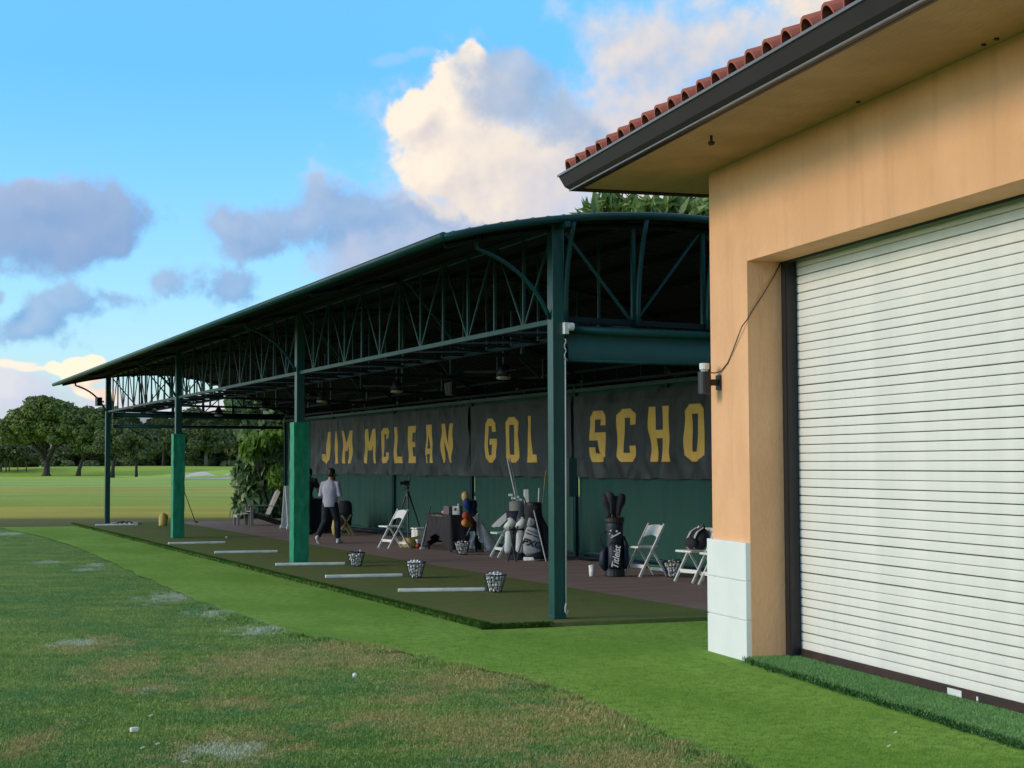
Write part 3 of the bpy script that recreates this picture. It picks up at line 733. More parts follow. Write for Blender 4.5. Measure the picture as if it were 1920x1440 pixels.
for y in CYS:       # rear columns stand in the windscreen wall
    mb = MB(); mb.box((XR+.10, y, (zroof(XR)-.05)/2), (.12, .12, zroof(XR)-.05)); cpart(mb, 'rear_column')
# roof: sheet, ribs, deck below coloured dark for shade, edge tubes
xs = list(np.linspace(5.98, 13.55, 30))
prof = [(x, zroof(x)) for x in xs]; profb = [(x, zroof(x)-.045) for x in xs[::-1]]
mb = MB(); n = len(xs)
for k in range(n-1):
    for y0, y1 in ((YA, YB),):
        a, b = prof[k], prof[k+1]; 
        mb.add([(a[0], y0, a[1]), (b[0], y0, b[1]), (b[0], y1, b[1]), (a[0], y1, a[1])], [(0, 1, 2, 3)])
cpart(mb, 'roof_sheet', 'roof', smooth=True, fix=False)
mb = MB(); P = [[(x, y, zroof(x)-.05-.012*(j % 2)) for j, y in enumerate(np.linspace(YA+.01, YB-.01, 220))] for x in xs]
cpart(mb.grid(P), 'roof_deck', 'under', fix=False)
for x in np.arange(6.1, 13.4, .19):
    mb = MB(); mb.box((x, (YA+YB)/2, zroof(x)+.008), (.03, YB-YA, .022)); cpart(mb, 'roof_rib', 'roof')
for y in (YA, YB):
    mb = MB(); mb.tube([(x, y, zroof(x)-.028) for x in xs], .042, 8); cpart(mb, 'gable_edge_tube', smooth=True)
mb = MB(); mb.tube([(5.97, YA-.02, zroof(5.97)-.02), (5.97, YB+.02, zroof(5.97)-.02)], .05, 12); cpart(mb, 'eave_tube', smooth=True)
# purlins
for x in (6.55, 8.3, 9.15, 10.0, 10.85, 11.7, 12.5):
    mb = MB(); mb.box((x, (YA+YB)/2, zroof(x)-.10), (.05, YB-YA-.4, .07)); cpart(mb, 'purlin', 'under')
# longitudinal trusses: front line, inner line, back line
TOPZ = zroof(CX)-.10
mb = MB(); mb.box((CX, (15.8+47.7)/2, zc(CX)), (.055, 31.9, .055)); cpart(mb, 'bottom_chord')
mb = MB(); mb.box((CX, (15.8+47.7)/2, TOPZ), (.06, 32.6, .06)); cpart(mb, 'top_chord')
IX = 8.45
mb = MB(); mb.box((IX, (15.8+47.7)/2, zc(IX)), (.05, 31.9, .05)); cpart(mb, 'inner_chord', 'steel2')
nP = 36; dy = 31.9/nP
for k in range(nP+1):
    y = 15.8+k*dy
    if min(abs(y-c) for c in CYS) > .2:
        mb = MB(); mb.bar((CX, y, zc(CX)), (CX, y, TOPZ), .034, .034, (1, 0, 0)); cpart(mb, 'truss_vertical')
        mb = MB(); mb.bar((IX, y, zc(IX)), (IX, y, zroof(IX)-.1), .03, .03, (1, 0, 0)) if k % 2 else mb.bar((IX, y, zc(IX)), (IX, y, zc(IX)+.5), .03, .03, (1, 0, 0)); cpart(mb, 'truss_vertical')
    if k % 2 == 1:
        for s in (-1, 1):
            if 15.7 < y+s*dy < 47.8:
                mb = MB(); mb.bar((CX, y+.03*s, zc(CX)+.02), (CX, y+s*dy*.93, TOPZ), .022, .022, (1, 0, 0)); cpart(mb, 'truss_diagonal')
    # flat lattice between the two bottom chords
    if k < nP:
        a, b = ((CX, y), (IX, y+dy)) if k % 2 == 0 else ((IX, y), (CX, y+dy))
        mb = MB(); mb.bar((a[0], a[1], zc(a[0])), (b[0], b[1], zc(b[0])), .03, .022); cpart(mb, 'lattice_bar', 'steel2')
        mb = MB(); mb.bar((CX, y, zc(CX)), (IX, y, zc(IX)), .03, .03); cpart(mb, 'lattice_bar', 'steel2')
BX = 12.86
mb = MB(); mb.box((BX, (15.8+47.7)/2, 3.29), (.05, 31.9, .05)); cpart(mb, 'rear_chord', 'steel2')
mb = MB(); mb.box((BX, (15.8+47.7)/2, 3.66), (.05, 31.9, .05)) if False else mb.box((BX, (15.8+47.7)/2, zroof(BX)-.08), (.05, 31.9, .05)); cpart(mb, 'rear_chord', 'steel2')
for k in range(0, nP+1):
    y = 15.8+k*dy
    mb = MB(); mb.bar((BX, y, 3.29), (BX, y, zroof(BX)-.08), .025, .025, (1, 0, 0)); cpart(mb, 'rear_truss_bar', 'steel2')
# transverse trusses
XP = [CX+.06+.94*k for k in range(7)]
for y in [15.8, 21.1, 26.45, 31.8, 37.1, 42.4, 47.7]:
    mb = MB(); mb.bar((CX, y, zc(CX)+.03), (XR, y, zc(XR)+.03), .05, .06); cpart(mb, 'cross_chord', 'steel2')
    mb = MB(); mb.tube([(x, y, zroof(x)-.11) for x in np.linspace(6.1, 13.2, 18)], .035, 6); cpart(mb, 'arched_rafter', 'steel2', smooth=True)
    for k, x in enumerate(XP[1:6], 1):
        if zroof(x)-.1 > zc(x)+.2:
            mb = MB(); mb.bar((x, y, zc(x)), (x, y, zroof(x)-.1), .045, .045, (0, 1, 0)); cpart(mb, 'truss_vertical')
    for k in (1, 3, 5):
        for s in (-1, 1):
            x1 = XP[k]+s*.88
            mb = MB(); mb.bar((XP[k]+.03*s, y, zc(XP[k])+.05), (x1, y, max(zroof(x1)-.16, zc(x1)+.1)), .03, .03, (0, 1, 0)); cpart(mb, 'truss_diagonal')
# curved gable brackets leaning out to the roof edge
for yb, ye in ((15.78, YA+.03), (47.72, YB-.03)):
    sg = ye-yb
    for x in [CX+.10]+[v+.035 for v in XP[1:5]]:
        pts = [(x, yb+sg*t**2.2-.03, zc(x)+(zroof(x)-.07-zc(x))*t) for t in np.linspace(0, 1, 9)]
        mb = MB(); mb.tube(pts, .03, 8); cpart(mb, 'gable_bracket', smooth=True)
# eave brackets on the columns
for y in CYS:
    p0, p2 = Vector((CX-.07, y, 3.44)), Vector((6.48, y, 4.20)); p1 = Vector((7.12, y, 4.02))
    pts = [p0*(1-t)**2+p1*2*t*(1-t)+p2*t*t for t in np.linspace(0, 1, 14)]+[Vector((6.48, y, zroof(6.48)-.05))]
    mb = MB(); mb.tube(pts, .026, 8, side=(0, 1, 0)); cpart(mb, 'eave_bracket', smooth=True)
mb = MB(); mb.box((7.66, 15.86, 1.64), (.10, .12, .44)); cpart(mb, 'control_box', bevel=.005)

# roll-up side curtains at both ends
def curtain(y, label, mtl, full):
    t = thing('roll_curtain', label, 'curtain', (CX+.15, y, 3.33), 0, 'roll-up curtains')
    L = 12.9-CX-.15
    MB().tube([(0, 0, 0), (L, 0, -.05)], .05 if y < 20 else .075, 14).obj('roller_tube', 'steel', t, smooth=True)
    P = []
    for i in range(40):
        x = L*i/39.; row = []
        for j in range(8):
            v = j/7.; row.append((x, .045-.05*math.sin(v*PI*.5)+.012*math.sin(v*6)+.006*mnoise.noise((x*1.5, v*4, y)), -.01-.03*0-.345*v-.012*x*(1-v)-.002*x))
        P.append(row)
    MB().grid(P).obj('curtain_sheet', mtl, t, smooth=True)
    MB().tube([(0, 0, -.355), (L, 0, -.365)], .022 if y < 20 else .05, 10).obj('hem_bar', 'steel', t, smooth=True)
    return t
c1 = curtain(15.80, 'dark green curtain rolled up under the near end of the canopy', 'translu', True)
c2 = curtain(47.75, 'see-through green curtain rolled up under the far end of the canopy', 'mesh', True) if False else None
mm = bpy.data.materials.new('see_through_mesh'); mm.use_nodes = True; q = NT(mm.node_tree)
tb = q.n.new('ShaderNodeBsdfTransparent'); ms = q.n.new('ShaderNodeMixShader'); ms.inputs[0].default_value = .55
mm.node_tree.nodes['Principled BSDF'].inputs['Base Color'].default_value = (.012, .06, .055, 1)
q.l.new(tb.outputs[0], ms.inputs[1]); q.l.new(mm.node_tree.nodes['Principled BSDF'].outputs[0], ms.inputs[2]); q.l.new(ms.outputs[0], mm.node_tree.nodes['Material Output'].inputs[0])
MT['mesh'] = mm
c2 = curtain(47.75, 'see-through green curtain rolled up under the far end of the canopy', 'mesh', True)
# bracket, chain and rod of the near curtain
mb = MB(); mb.box((-.075, -.10, .0), (.05, .07, .13)); mb.tube([(-.05, -.10, .02), (.02, -.10, .02)], .045, 12); mb.obj('curtain_bracket', 'sign', c1)
mb = MB()
for k in range(7): mb.tube([(-0.087+.012*math.sin(k*2.), -.115, -.12-.035*k), (-0.087+.012*math.sin(k*2.+2), -.115, -.155-.035*k)], .007, 6)
mb.tube([(-0.087, -.115, -.36), (-.092, -.115, -3.12)], .008, 8); mb.tube([(-.092, -.115, -3.10), (-0.107, -.12, -3.14), (-0.107, -.12, -3.19), (-0.087, -.12, -3.23), (-0.077, -.12, -3.18)], .010, 6)
mb.obj('pull_rod', 'greyb', c1, smooth=True)

# windscreen wall
ws = thing('windscreen_wall', 'dark green mesh windscreen wall along the back of the hitting bays', 'wall', (XR, 15.8, 0))
def wpart(mb, name, m, **k):
    o = mb.obj(name, m, ws, **k); o.location = -ws.location; return o
SEAM = [16.05, 21.33, 26.62, 31.9, 37.18, 42.45, 47.65]
for a, b in zip(SEAM, SEAM[1:]):
    P = []
    for i in range(90):
        y = a+.03+(b-a-.06)*i/89.
        P.append([(XR+.035+.018*mnoise.noise((y*2.3, z*.35, 0))+.008*math.sin(y*14+2*mnoise.noise((y, z*.5, 7))), y, z+.01*math.sin(y*3)*(z < .3)) for z in np.linspace(.13, 3.16, 26)])
    wpart(MB().grid(P), 'screen_panel', 'screen', smooth=True)
    mb = MB(); mb.box((XR-.012, (a+b)/2, 3.19), (.06, b-a-.01, .07)); wpart(mb, 'top_rail', 'steel')
    mb = MB(); mb.box((XR+.045, (a+b)/2, 1.52), (.04, b-a-.13, .04)); wpart(mb, 'mid_rail', 'steel')
    mb = MB(); mb.box((XR+.03, (a+b)/2, .10), (.05, b-a-.13, .04)); wpart(mb, 'bottom_rail', 'steel')
for y in SEAM:
    mb = MB(); mb.box((XR-.005, y, 1.66), (.07, .055, 3.3)); wpart(mb, 'post', 'steel')
    mb = MB(); mb.box((XR-.045, y+.035, 1.66), (.012, .012, 3.1)); wpart(mb, 'post_seam', 'blackm')

# banners with draped folds and printed letters
GL = {  # block letters drawn on a 5 x 9 grid of strokes; (x0, y0, x1, y1) bars, chamfer handled below
    'J': dict(bars=[(.62, 0, 1, 1), (0, 0, 1, .17), (0, 0, .34, .30)], ch=[(0, 0), (1, 0)]),
    'I': dict(bars=[(0, 0, 1, 1)], ch=[]),
    'M': dict(bars=[(0, 0, .27, 1), (.73, 0, 1, 1)], diag=[((.14, 1), (.5, .38), .26), ((.86, 1), (.5, .38), .26)], ch=[]),
    'C': dict(bars=[(0, 0, .36, 1), (0, 0, 1, .17), (0, .83, 1, 1), (.66, 0, 1, .30), (.66, .70, 1, 1)], ch=[(0, 0), (1, 0), (0, 1), (1, 1)]),
    'L': dict(bars=[(0, 0, .40, 1), (0, 0, 1, .17)], ch=[]),
    'E': dict(bars=[(0, 0, .38, 1), (0, 0, 1, .17), (0, .83, 1, 1), (0, .43, .85, .58)], ch=[]),
    'A': dict(bars=[(.2, .24, .8, .38)], diag=[((.14, 0), (.42, 1), .30), ((.86, 0), (.58, 1), .30)], ch=[]),
    'N': dict(bars=[(0, 0, .30, 1), (.70, 0, 1, 1)], diag=[((.15, 1), (.85, 0), .30)], ch=[]),
    'G': dict(bars=[(0, 0, .36, 1), (0, 0, 1, .17), (0, .83, 1, 1), (.66, 0, 1, .52), (.66, .70, 1, 1), (.50, .40, 1, .54)], ch=[(0, 0), (1, 0), (0, 1), (1, 1)]),
    'O': dict(bars=[(0, 0, .36, 1), (.64, 0, 1, 1), (0, 0, 1, .17), (0, .83, 1, 1)], ch=[(0, 0), (1, 0), (0, 1), (1, 1)]),
    'F': dict(bars=[(0, 0, .38, 1), (0, .83, 1, 1), (0, .43, .85, .58)], ch=[]),
    'S': dict(bars=[(0, .5, .36, 1), (.64, 0, 1, .5), (0, 0, 1, .17), (0, .83, 1, 1), (0, .42, 1, .58), (0, 0, .34, .28), (.66, .72, 1, 1)], ch=[(0, 0), (1, 0), (0, 1), (1, 1)]),
    'H': dict(bars=[(0, 0, .33, 1), (.67, 0, 1, 1), (0, .42, 1, .58)], ch=[])}
def inside(gl, a, b):
    g_ = GL[gl]; hit = any(x0 <= a <= x1 and y0 <= b <= y1 for x0, y0, x1, y1 in g_['bars'])
    for (p, q_, w) in g_.get('diag', []):
        t = (b-p[1])/(q_[1]-p[1])
        if 0 <= t <= 1 and abs(a-(p[0]+(q_[0]-p[0])*t)) < w/2: hit = True
    for (cx, cy) in g_['ch']:
        if abs(a-cx)/.26+abs(b-cy)/.11 < 1: hit = False
    return hit
def drape(y, z, sd, amp):
    v = (z-1.53)/1.55; u = y
    f = 0.
    for k, (fr, ph) in enumerate(((.62, 0.), (.95, 1.3), (.41, 2.2))):
        # swags hanging between tie points: creases sag towards the middle
        s = u*fr+ph+sd; fr_ = s-math.floor(s)-.5
        c = v-2.2*fr_*fr_*(1.15-v)
        f += .45*math.sin(2*PI*(c*1.9+.35*k))*math.exp(-(fr_*2.3)**2)*(1.2-v)
    d = mnoise.noise((u*1.1+v*1.3, v*.8, sd))*1.2+mnoise.noise((u*2.8-v*1.8, v*1.1, sd+4))*.75+mnoise.noise((u*5.5+v*2.5, v*1.6, sd+8))*.4
    rid = 1-abs(mnoise.noise((u*1.6+v*.9*math.sin(u*.7+sd), v*.55, sd+12)))*2.2
    ed = min(1., (1.06-v)/.18) if v > .88 else 1.
    return amp*(f*1.1+d+max(0., rid)*1.7)*max(ed, .15)
def banner(y0, y1, txt, sd, amp, label):
    b = thing('banner', label, 'banner', (XR-.005, y0, 1.53), 0, 'banner panels along the windscreen wall')
    n = int((y1-y0)/.03); P = []
    for i in range(n+1):
        y = y0+(y1-y0)*i/n
        row = []
        for z in np.linspace(1.53+.02*mnoise.noise((y*1.7, 0, sd)), 3.08, 60):
            row.append((-.03-drape(y, z, sd, amp)-.02, y-y0, z-1.53))
        P.append(row)
    MB().grid(P).obj('cloth', 'banner', b, smooth=True)
    for (ch, yc, w) in txt:
        yc -= .09+.008*(yc-22)
        w *= 1.12; z0, h = 1.82, .95 if yc < 33 else .91
        ny = max(6, int(w/.016)); nz = int(h/.016); V = {}; mb = MB(); fs = []
        def vert(i, j):
            if (i, j) not in V:
                y = yc+w/2-w*i/ny; z = z0+h*j/nz
                y2 = y+.011*(drape(y, z, sd+3, amp)/max(amp, 1e-4))
                mb.v.append((-.03-drape(y2, z, sd, amp)-.026, y2-y0, z-1.53)); V[(i, j)] = len(mb.v)-1
            return V[(i, j)]
        for i in range(ny):
            for j in range(nz):
                if inside(ch, (i+.5)/ny, (j+.5)/nz): mb.f.append((vert(i, j), vert(i+1, j), vert(i+1, j+1), vert(i, j+1)))
        mb.obj('letter', 'gold', b, smooth=True, fix=False)
banner(31.96, 44.55, [('J', 43.19, .72), ('I', 42.25, .22), ('M', 41.19, .74), ('M', 39.09, .70), ('C', 37.93, .60), ('L', 36.85, .50), ('E', 35.79, .50), ('A', 34.62, .60), ('N', 33.42, .58)], 0.3, .029, 'wrinkled charcoal banner with yellow letters JIM MCLEAN')
banner(26.68, 31.84, [('G', 30.82, .60), ('O', 29.66, .62), ('L', 28.61, .47), ('F', 27.33, .42)], 2.9, .019, 'charcoal banner with yellow letters GOLF, half behind the near column')
banner(16.3, 26.56, [('S', 25.61, .57), ('C', 24.47, .60), ('H', 23.27, .63), ('O', 22.09, .60), ('O', 20.9, .60), ('L', 19.8, .50)], 5.1, .027, 'charcoal banner with yellow letters SCHO beside the peach pier')

# ceiling fans
def fan():
    t = thing('ceiling_fan', 'dark ceiling fan', 'fan', (0, 0, 0))
    MB().tube([(0, 0, .12), (0, 0, 1.1)], .016, 8).obj('rod', 'blackm', t)
    MB().lathe([(.03, .22), (.06, .20), (.10, .14), (.115, .08), (.11, .03), (.09, .02)], 18).obj('motor', 'blackm', t, smooth=True)
    MB().lathe([(.09, .02), (.125, .01), (.12, -.02), (.06, -.035), (.02, -.04)], 18).obj('light_disc', 'lampw', t, smooth=True)
    for k in range(3):
        a = 2*PI*k/3+.5; c, s = math.cos(a), math.sin(a); mb = MB()
        mb.box((c*.38, s*.38, .10), (.56, .13, .012), Mx=Matrix.Rotation(a, 3, 'Z') @ Matrix.Rotation(.2, 3, 'X')); mb.obj('blade', 'blackm', t, bevel=.004)
    return t
f0 = fan()
FANS = [(9.9, 23.0, 'dark ceiling fan nearest the front of the canopy, just left of the near column'), (9.9, 28.25, 'dark ceiling fan hanging above the letters EAN'), (9.9, 33.3, 'dark ceiling fan just right of the nearer green padded column'),
        (9.9, 38.4, 'dark ceiling fan hidden behind the nearer green padded column'), (9.9, 43.6, 'dark ceiling fan against the leaves at the far end of the canopy')]
for i, (x, y, l) in enumerate(FANS):
    o = f0 if i == 0 else dup(f0, (x, y, 3.21), .4*i)
    o.location = (x, y, 3.21 if i else 3.2); o['label'] = l; o['group'] = 'ceiling fans under the canopy'
# floodlight on the far column, small louvre light inside
t = thing('floodlight', 'small dark floodlight box on the far column', 'floodlight', (CX-.1, 47.7, 3.72), R(100))
mb = MB(); mb.box((0, .19, .0), (.20, .16, .26)); mb.obj('housing', 'blackm', t, bevel=.01)
mb = MB(); mb.box((0, .08, 0), (.05, .10, .05)); mb.obj('mount', 'steel', t)
t = thing('louvre_light', 'small light fitting with three pale louvres under the roof', 'light', (11.2, 28.7, 3.30))
mb = MB(); mb.box((0, 0, 0), (.10, .36, .26)); mb.obj('housing', 'blackm', t)
for k in range(3):
    mb = MB(); mb.bar((-.06, -.12+.11*k, -.11), (-.06, -.08+.11*k, .11), .01, .035, (1, 0, 0)); mb.obj('louvre', 'lampw', t)
#PART4
# ------------------------------------------------------------------ things on the floor
def rzc(x, y): return -math.atan2(x, y)          # local -y looks back towards the photographer's side
TEE = [((7.03, 20.02), (8.17, 19.65), 'white tee bar beside the nearest ball basket, closest of the white bars'), ((6.88, 22.95), (8.06, 22.73), 'white tee bar beside the second ball basket, one bay before the green pads'),
       ((6.93, 26.1), (8.1, 25.82), 'white tee bar at the foot of the nearer green padded column'), ((6.80, 30.24), (8.02, 30.02), 'white tee bar halfway between the two green padded columns, the one nearer the camera'),
       ((6.65, 34.15), (7.89, 34.0), 'white tee bar just in front of the farther green padded column'), ((6.79, 45.63), (7.97, 45.4), 'white tee bar at the foot of the farthest column')]
for a, b, l in TEE:
    m = ((a[0]+b[0])/2, (a[1]+b[1])/2); rz = math.atan2(b[1]-a[1], b[0]-a[0]); L = math.dist(a, b)
    t = thing('tee_bar', l, 'tee bar', (m[0], m[1], PZ), rz, 'white tee bars on the hitting strip')
    mb = MB(); mb.box((0, 0, .024), (L, .10, .048)); mb.obj('bar', 'tee', t, bevel=.014)
    mb = MB(); mb.box((-L/2+.14, 0, .048), (.006, .08, .004)); mb.obj('seam', 'greyb', t)
def basket(loc, label, fill=1., seed=0, grp='wire ball baskets'):
    r_ = random.Random(seed)
    t = thing('ball_basket', label, 'basket', loc, r_.uniform(0, 6), grp)
    rb, rt, h = .090, .155, .235
    ra = lambda z: rb+(rt-rb)*z/h
    mb = MB()
    for z in (.0, .08, .16): mb.tube([(ra(z)*math.cos(a), ra(z)*math.sin(a), z+.004) for a in np.linspace(0, 2*PI, 25)], .0035, 5, caps=False)
    for k in range(18):
        a = 2*PI*k/18; mb.tube([(0, 0, .004), (rb*math.cos(a), rb*math.sin(a), .004), (rt*math.cos(a), rt*math.sin(a), h)], .0042, 5)
    mb.obj('wire_cage', 'blackm', t)
    MB().tube([(rt*math.cos(a), rt*math.sin(a), h) for a in np.linspace(0, 2*PI, 29)], .008, 6, caps=False).obj('rim', 'blackm', t)
    MB().tube([(rt*math.cos(a), rt*math.sin(a)*.55-.05*0, h+.004+.10*math.sin(a)**2*0+.03*math.sin(a)) for a in np.linspace(0, PI, 16)], .006, 6).obj('handle', 'blackm', t)
    mb = MB(); pts = []
    for _ in range(6000):
        z = r_.uniform(.022, h*fill+.03); rmax = ra(min(z, h))-.026; a = r_.uniform(0, 2*PI)
        rr = rmax*math.sqrt(r_.random()) if z > h*fill-.02 else rmax*r_.uniform(.75, 1)
        if z > h*fill and rr > rmax*(1-(z-h*fill)/.05): continue
        p = (rr*math.cos(a), rr*math.sin(a), z)
        if all((p[0]-q[0])**2+(p[1]-q[1])**2+(p[2]-q[2])**2 > .0415**2 for q in pts): pts.append(p)
        if len(pts) > 150: break
    for p in pts: mb.ball((p[0]+loc[0], p[1]+loc[1], p[2]+loc[2]), .0214, 8, 5)
    o = mb.obj('golf_balls', 'ball', None, smooth=True)
    tag(o, 'white golf balls heaped in the '+label.replace('black wire basket', 'wire basket'), 'golf balls', kind='stuff')
basket((8.22, 19.42, PZ), 'black wire basket of balls nearest the camera, at the end of the nearest tee bar', 1., 1)
basket((8.14, 22.36, PZ), 'black wire basket of balls at the end of the second tee bar', 1., 2)
basket((8.15, 25.37, PZ), 'black wire basket of balls beside the nearer green padded column', .82, 3)
basket((11.02, 27.65, PZ), 'black wire basket of balls in front of the leaning white golf bag', .95, 4)
basket((11.75, 20.75, PZ), 'black wire basket of balls between the two white chairs by the pier', .9, 5)
# loose balls
for i, (x, y, l) in enumerate([(3.99, 12.45, 'single golf ball lying on the lawn near the turf seam'), (6.9, 44.9, 'golf ball on the turf near the far end of the platform edge'), (8.5, 36.5, 'golf ball by the foot of the farther padded column'), (9.6, 29.6, 'golf ball on the rubber floor in front of the black table')]):
    z = PZ if i > 1 else .012
    tag(MB().ball((x, y, z+.02), .0214, 10, 7).obj('golf_ball', 'ball', smooth=True), l, 'golf ball', 'loose golf balls')
for (px, py, l) in [(283, 1346, 'broken white tee on the lawn nearest the square tee marker'), (268, 1407, 'broken white tee on the lawn below the square tee marker'), (296, 1400, 'broken white tee beside the grey worn patch'), (347, 1433, 'broken white tee at the bottom edge of the lawn'), (1680, 1378, 'broken white tee on the bright turf, the farther one'), (1668, 1404, 'broken white tee on the bright turf, the nearer one')]:
    p = pz(px, py, .0); mb = MB(); mb.tube([(p.x-.012, p.y, .016), (p.x+.012, p.y+.01, .020)], .005, 6); tag(mb.obj('broken_tee', 'white'), l, 'golf tee', 'broken tees on the grass')
mb = MB(); mb.box((1.84, 10.56, .03), (.055, .03, .03), rz=.3); tag(mb.obj('tee_marker', 'white', bevel=.006), 'small white tee marker lying on the lawn in the foreground', 'marker')
mb = MB(); mb.tube([(5.0, 60.5, -.01), (5.0, 60.5, .42)], .03, 8); tag(mb.obj('yardage_stake', 'yellow'), 'short yellow stake standing on the fairway at the left', 'stake')

# folding chairs
def chair():
    t = thing('folding_chair', 'white folding chair', 'chair', (0, 0, 0))
    W2 = .205
    mb = MB(); mb.box((.085, 0, .455), (.40, .36, .034)); mb.obj('seat', 'white', t, bevel=.012)
    for s in (-1, 1):
        mb = MB(); mb.bar((.27, s*W2, 0), (-.21, s*W2, .80), .026, .045, (1, 0, 0)); mb.obj('rail', 'white', t, bevel=.006)
        mb = MB(); mb.bar((-.27, s*(W2-.03), 0), (.03, s*(W2-.03), .45), .024, .04, (1, 0, 0)); mb.obj('leg', 'white', t, bevel=.006)
    P = []
    for i in range(13):
        y = -W2+.01+(2*W2-.02)*i/12; q = 1-(2*i/12.-1)**2; zl = .585+.045*q; zu = .765+.025*q
        P.append((y, zl, zu))
    mb = MB(); vs = []
    rx = lambda z: .27-.48*z/.80-.028*0
    for y, zl, zu in P:
        c = -.018*(1-(y/W2)**2)
        vs += [(rx(zl)+c+.012, y, zl), (rx(zu)+c+.012, y, zu), (rx(zu)+c-.012, y, zu), (rx(zl)+c-.012, y, zl)]
    fs = [(i*4+j, i*4+(j+1) % 4, i*4+4+(j+1) % 4, i*4+4+j) for i in range(12) for j in range(4)]+[(0, 1, 2, 3), (48, 51, 50, 49)]
    mb.add(vs, fs); mb.obj('backrest', 'white', t, smooth=False)
    mb = MB(); mb.bar((.27-.48*.16/.8, -W2, .16), (.27-.48*.16/.8, W2, .16), .02, .055, (0, 0, 1)); mb.obj('crossbar', 'white', t, bevel=.004)
    mb = MB(); mb.bar((-.205, -W2+.03, .10), (-.205, W2-.03, .10), .02, .05, (0, 0, 1)); mb.obj('crossbar', 'white', t, bevel=.004)
    return t
ch0 = chair()
CH = [(11.50, 21.15, PI+.12, 'white folding chair standing alone between the navy golf bag and the ball basket'), (11.62, 19.78, PI+.16, 'white folding chair with a black backpack on its seat'),
      (11.60, 19.05, PI+.1, 'white folding chair partly hidden by the white pier base'), (11.50, 26.55, PI-.05, 'white folding chair beside the white and grey golf bags'),
      (10.62, 30.45, PI+.2, 'white folding chair in front of the black camera tripod'), (11.55, 38.2, PI, 'white folding chair half hidden behind the walking man')]
for i, (x, y, rz, l) in enumerate(CH):
    o = ch0 if i == 0 else dup(ch0, (x, y, PZ), rz)
    o.location = (x, y, PZ); o.rotation_euler = (0, 0, rz); o['label'] = l; o['group'] = 'white folding chairs'
# backpack on the second chair
bp = thing('backpack', 'black backpack with grey straps slumped on a white folding chair', 'backpack', (11.60, 19.80, PZ+.474), PI+.16)
mb = MB(); rings = []
for k in range(9):
    z = .30*k/8.; s = math.sin(PI*min(1, (k+1.2)/9.4))**.45; rings.append((( .02-.16*(z/.3)**1.3, 0, z), (.19*s, .125*s)))
mb.tube([r_[0] for r_ in rings], [r_[1] for r_ in rings], 14, side=(0, 1, 0)); mb.obj('bag', 'blackc', bp, smooth=True)
mb = MB(); mb.ball((.10, .02, .10), (.07, .13, .09), 12, 8); mb.obj('front_pocket', 'blackc', bp, smooth=True)
for s in (-.07, .08):
    mb = MB(); mb.tube([(.10, s, .02), (.13, s, .12), (.05, s+.01, .26), (-.06, s+.02, .32)], [(.022, .006)]*4, 8, side=(0, 1, 0)); mb.obj('strap', 'greyb', bp)
mb = MB(); mb.tube([(-.12, -.05, .30), (-.15, 0, .37), (-.12, .06, .31)], .012, 6); mb.obj('handle', 'blackm', bp)
# cup
mb = MB(); cup = thing('cup', 'white paper cup standing on the floor left of the navy golf bag', 'cup', (10.73, 21.50, PZ))
MB().lathe([(.036, 0), (.038, .002), (.046, .15), (.044, .15), (.036, .012)], 18).obj('cup_body', 'white', cup, smooth=True)
MB().lathe([(.049, .148), (.049, .162), (.040, .170), (.036, .168)], 18).obj('lid', 'sign', cup)

# golf bags -----------------------------------------------------------------
def bag_loft(mb, H, r0, r1, n=18, sq=.82, k=10, waist=.0):
    rr = []; pp = []
    for i in range(k):
        t = i/(k-1.); r = r0+(r1-r0)*t-waist*math.sin(PI*t); pp.append((0, 0, .02+(H-.02)*t)); rr.append((r, r*sq))
    mb.tube(pp, rr, n, side=(1, 0, 0)); return mb
def golf_club(loc, d, L, label, kind, m='blackc', grp=None, side=0.):
    """shaft from loc along d, with a head or a cover at the top"""
    d = Vector(d).normalized(); t = thing('golf_club', label, 'golf club', loc, 0, grp)
    MB().tube([(0, 0, 0), d*(L-.05)], .0065, 6).obj('shaft', 'steelc', t)
    e = d*L; mb = MB()
    if kind == 'cover':
        pp = [d*(L-.24), d*(L-.16), d*(L-.10), d*(L-.02), d*(L+.06), d*(L+.10)]
        mb.tube([p+Vector((side*max(0, i-2)*.022, 0, 0)) for i, p in enumerate(pp)], [.026, .036, .056, .078, .070, .03], 12); mb.obj('headcover', m, t, smooth=True)
    elif kind == 'iron':
        mb.box(e+Vector((side*.03, 0, .0)), (.085, .02, .05), rz=side); mb.obj('clubhead', 'steelc', t, bevel=.006)
    else:
        mb.tube([d*(L-.26), d*L], .012, 8); mb.obj('grip', m, t)
    return t
# navy bag with white script
bx, by = 11.02, 21.28
nb = thing('golf_bag', 'navy golf bag with white script lettering and knitted headcovers', 'golf bag', (bx, by, PZ), rzc(bx, by)); nb.scale = (1.2, 1.2, 1.0)
bag_loft(MB(), .86, .125, .115, sq=.95, waist=.008).obj('bag_body', 'navyb', nb, smooth=True)
MB().lathe([(.128, 0), (.13, .02), (.128, .10), (.12, .105)], 18, (0, 0, 0), 1, .95).obj('base', 'blackm', nb)
MB().lathe([(.118, 0), (.126, .01), (.128, .07), (.108, .085), (.098, .06)], 18, (0, 0, .83), 1, .95).obj('collar', 'blackm', nb)
mb = MB(); mb.tube([(.0, -.085, .12), (0, -.10, .18), (0, -.10, .46), (0, -.075, .54)], [(.075, .03), (.085, .06), (.082, .06), (.06, .02)], 14, side=(1, 0, 0)); mb.obj('front_pocket', 'navyb', nb, smooth=True)
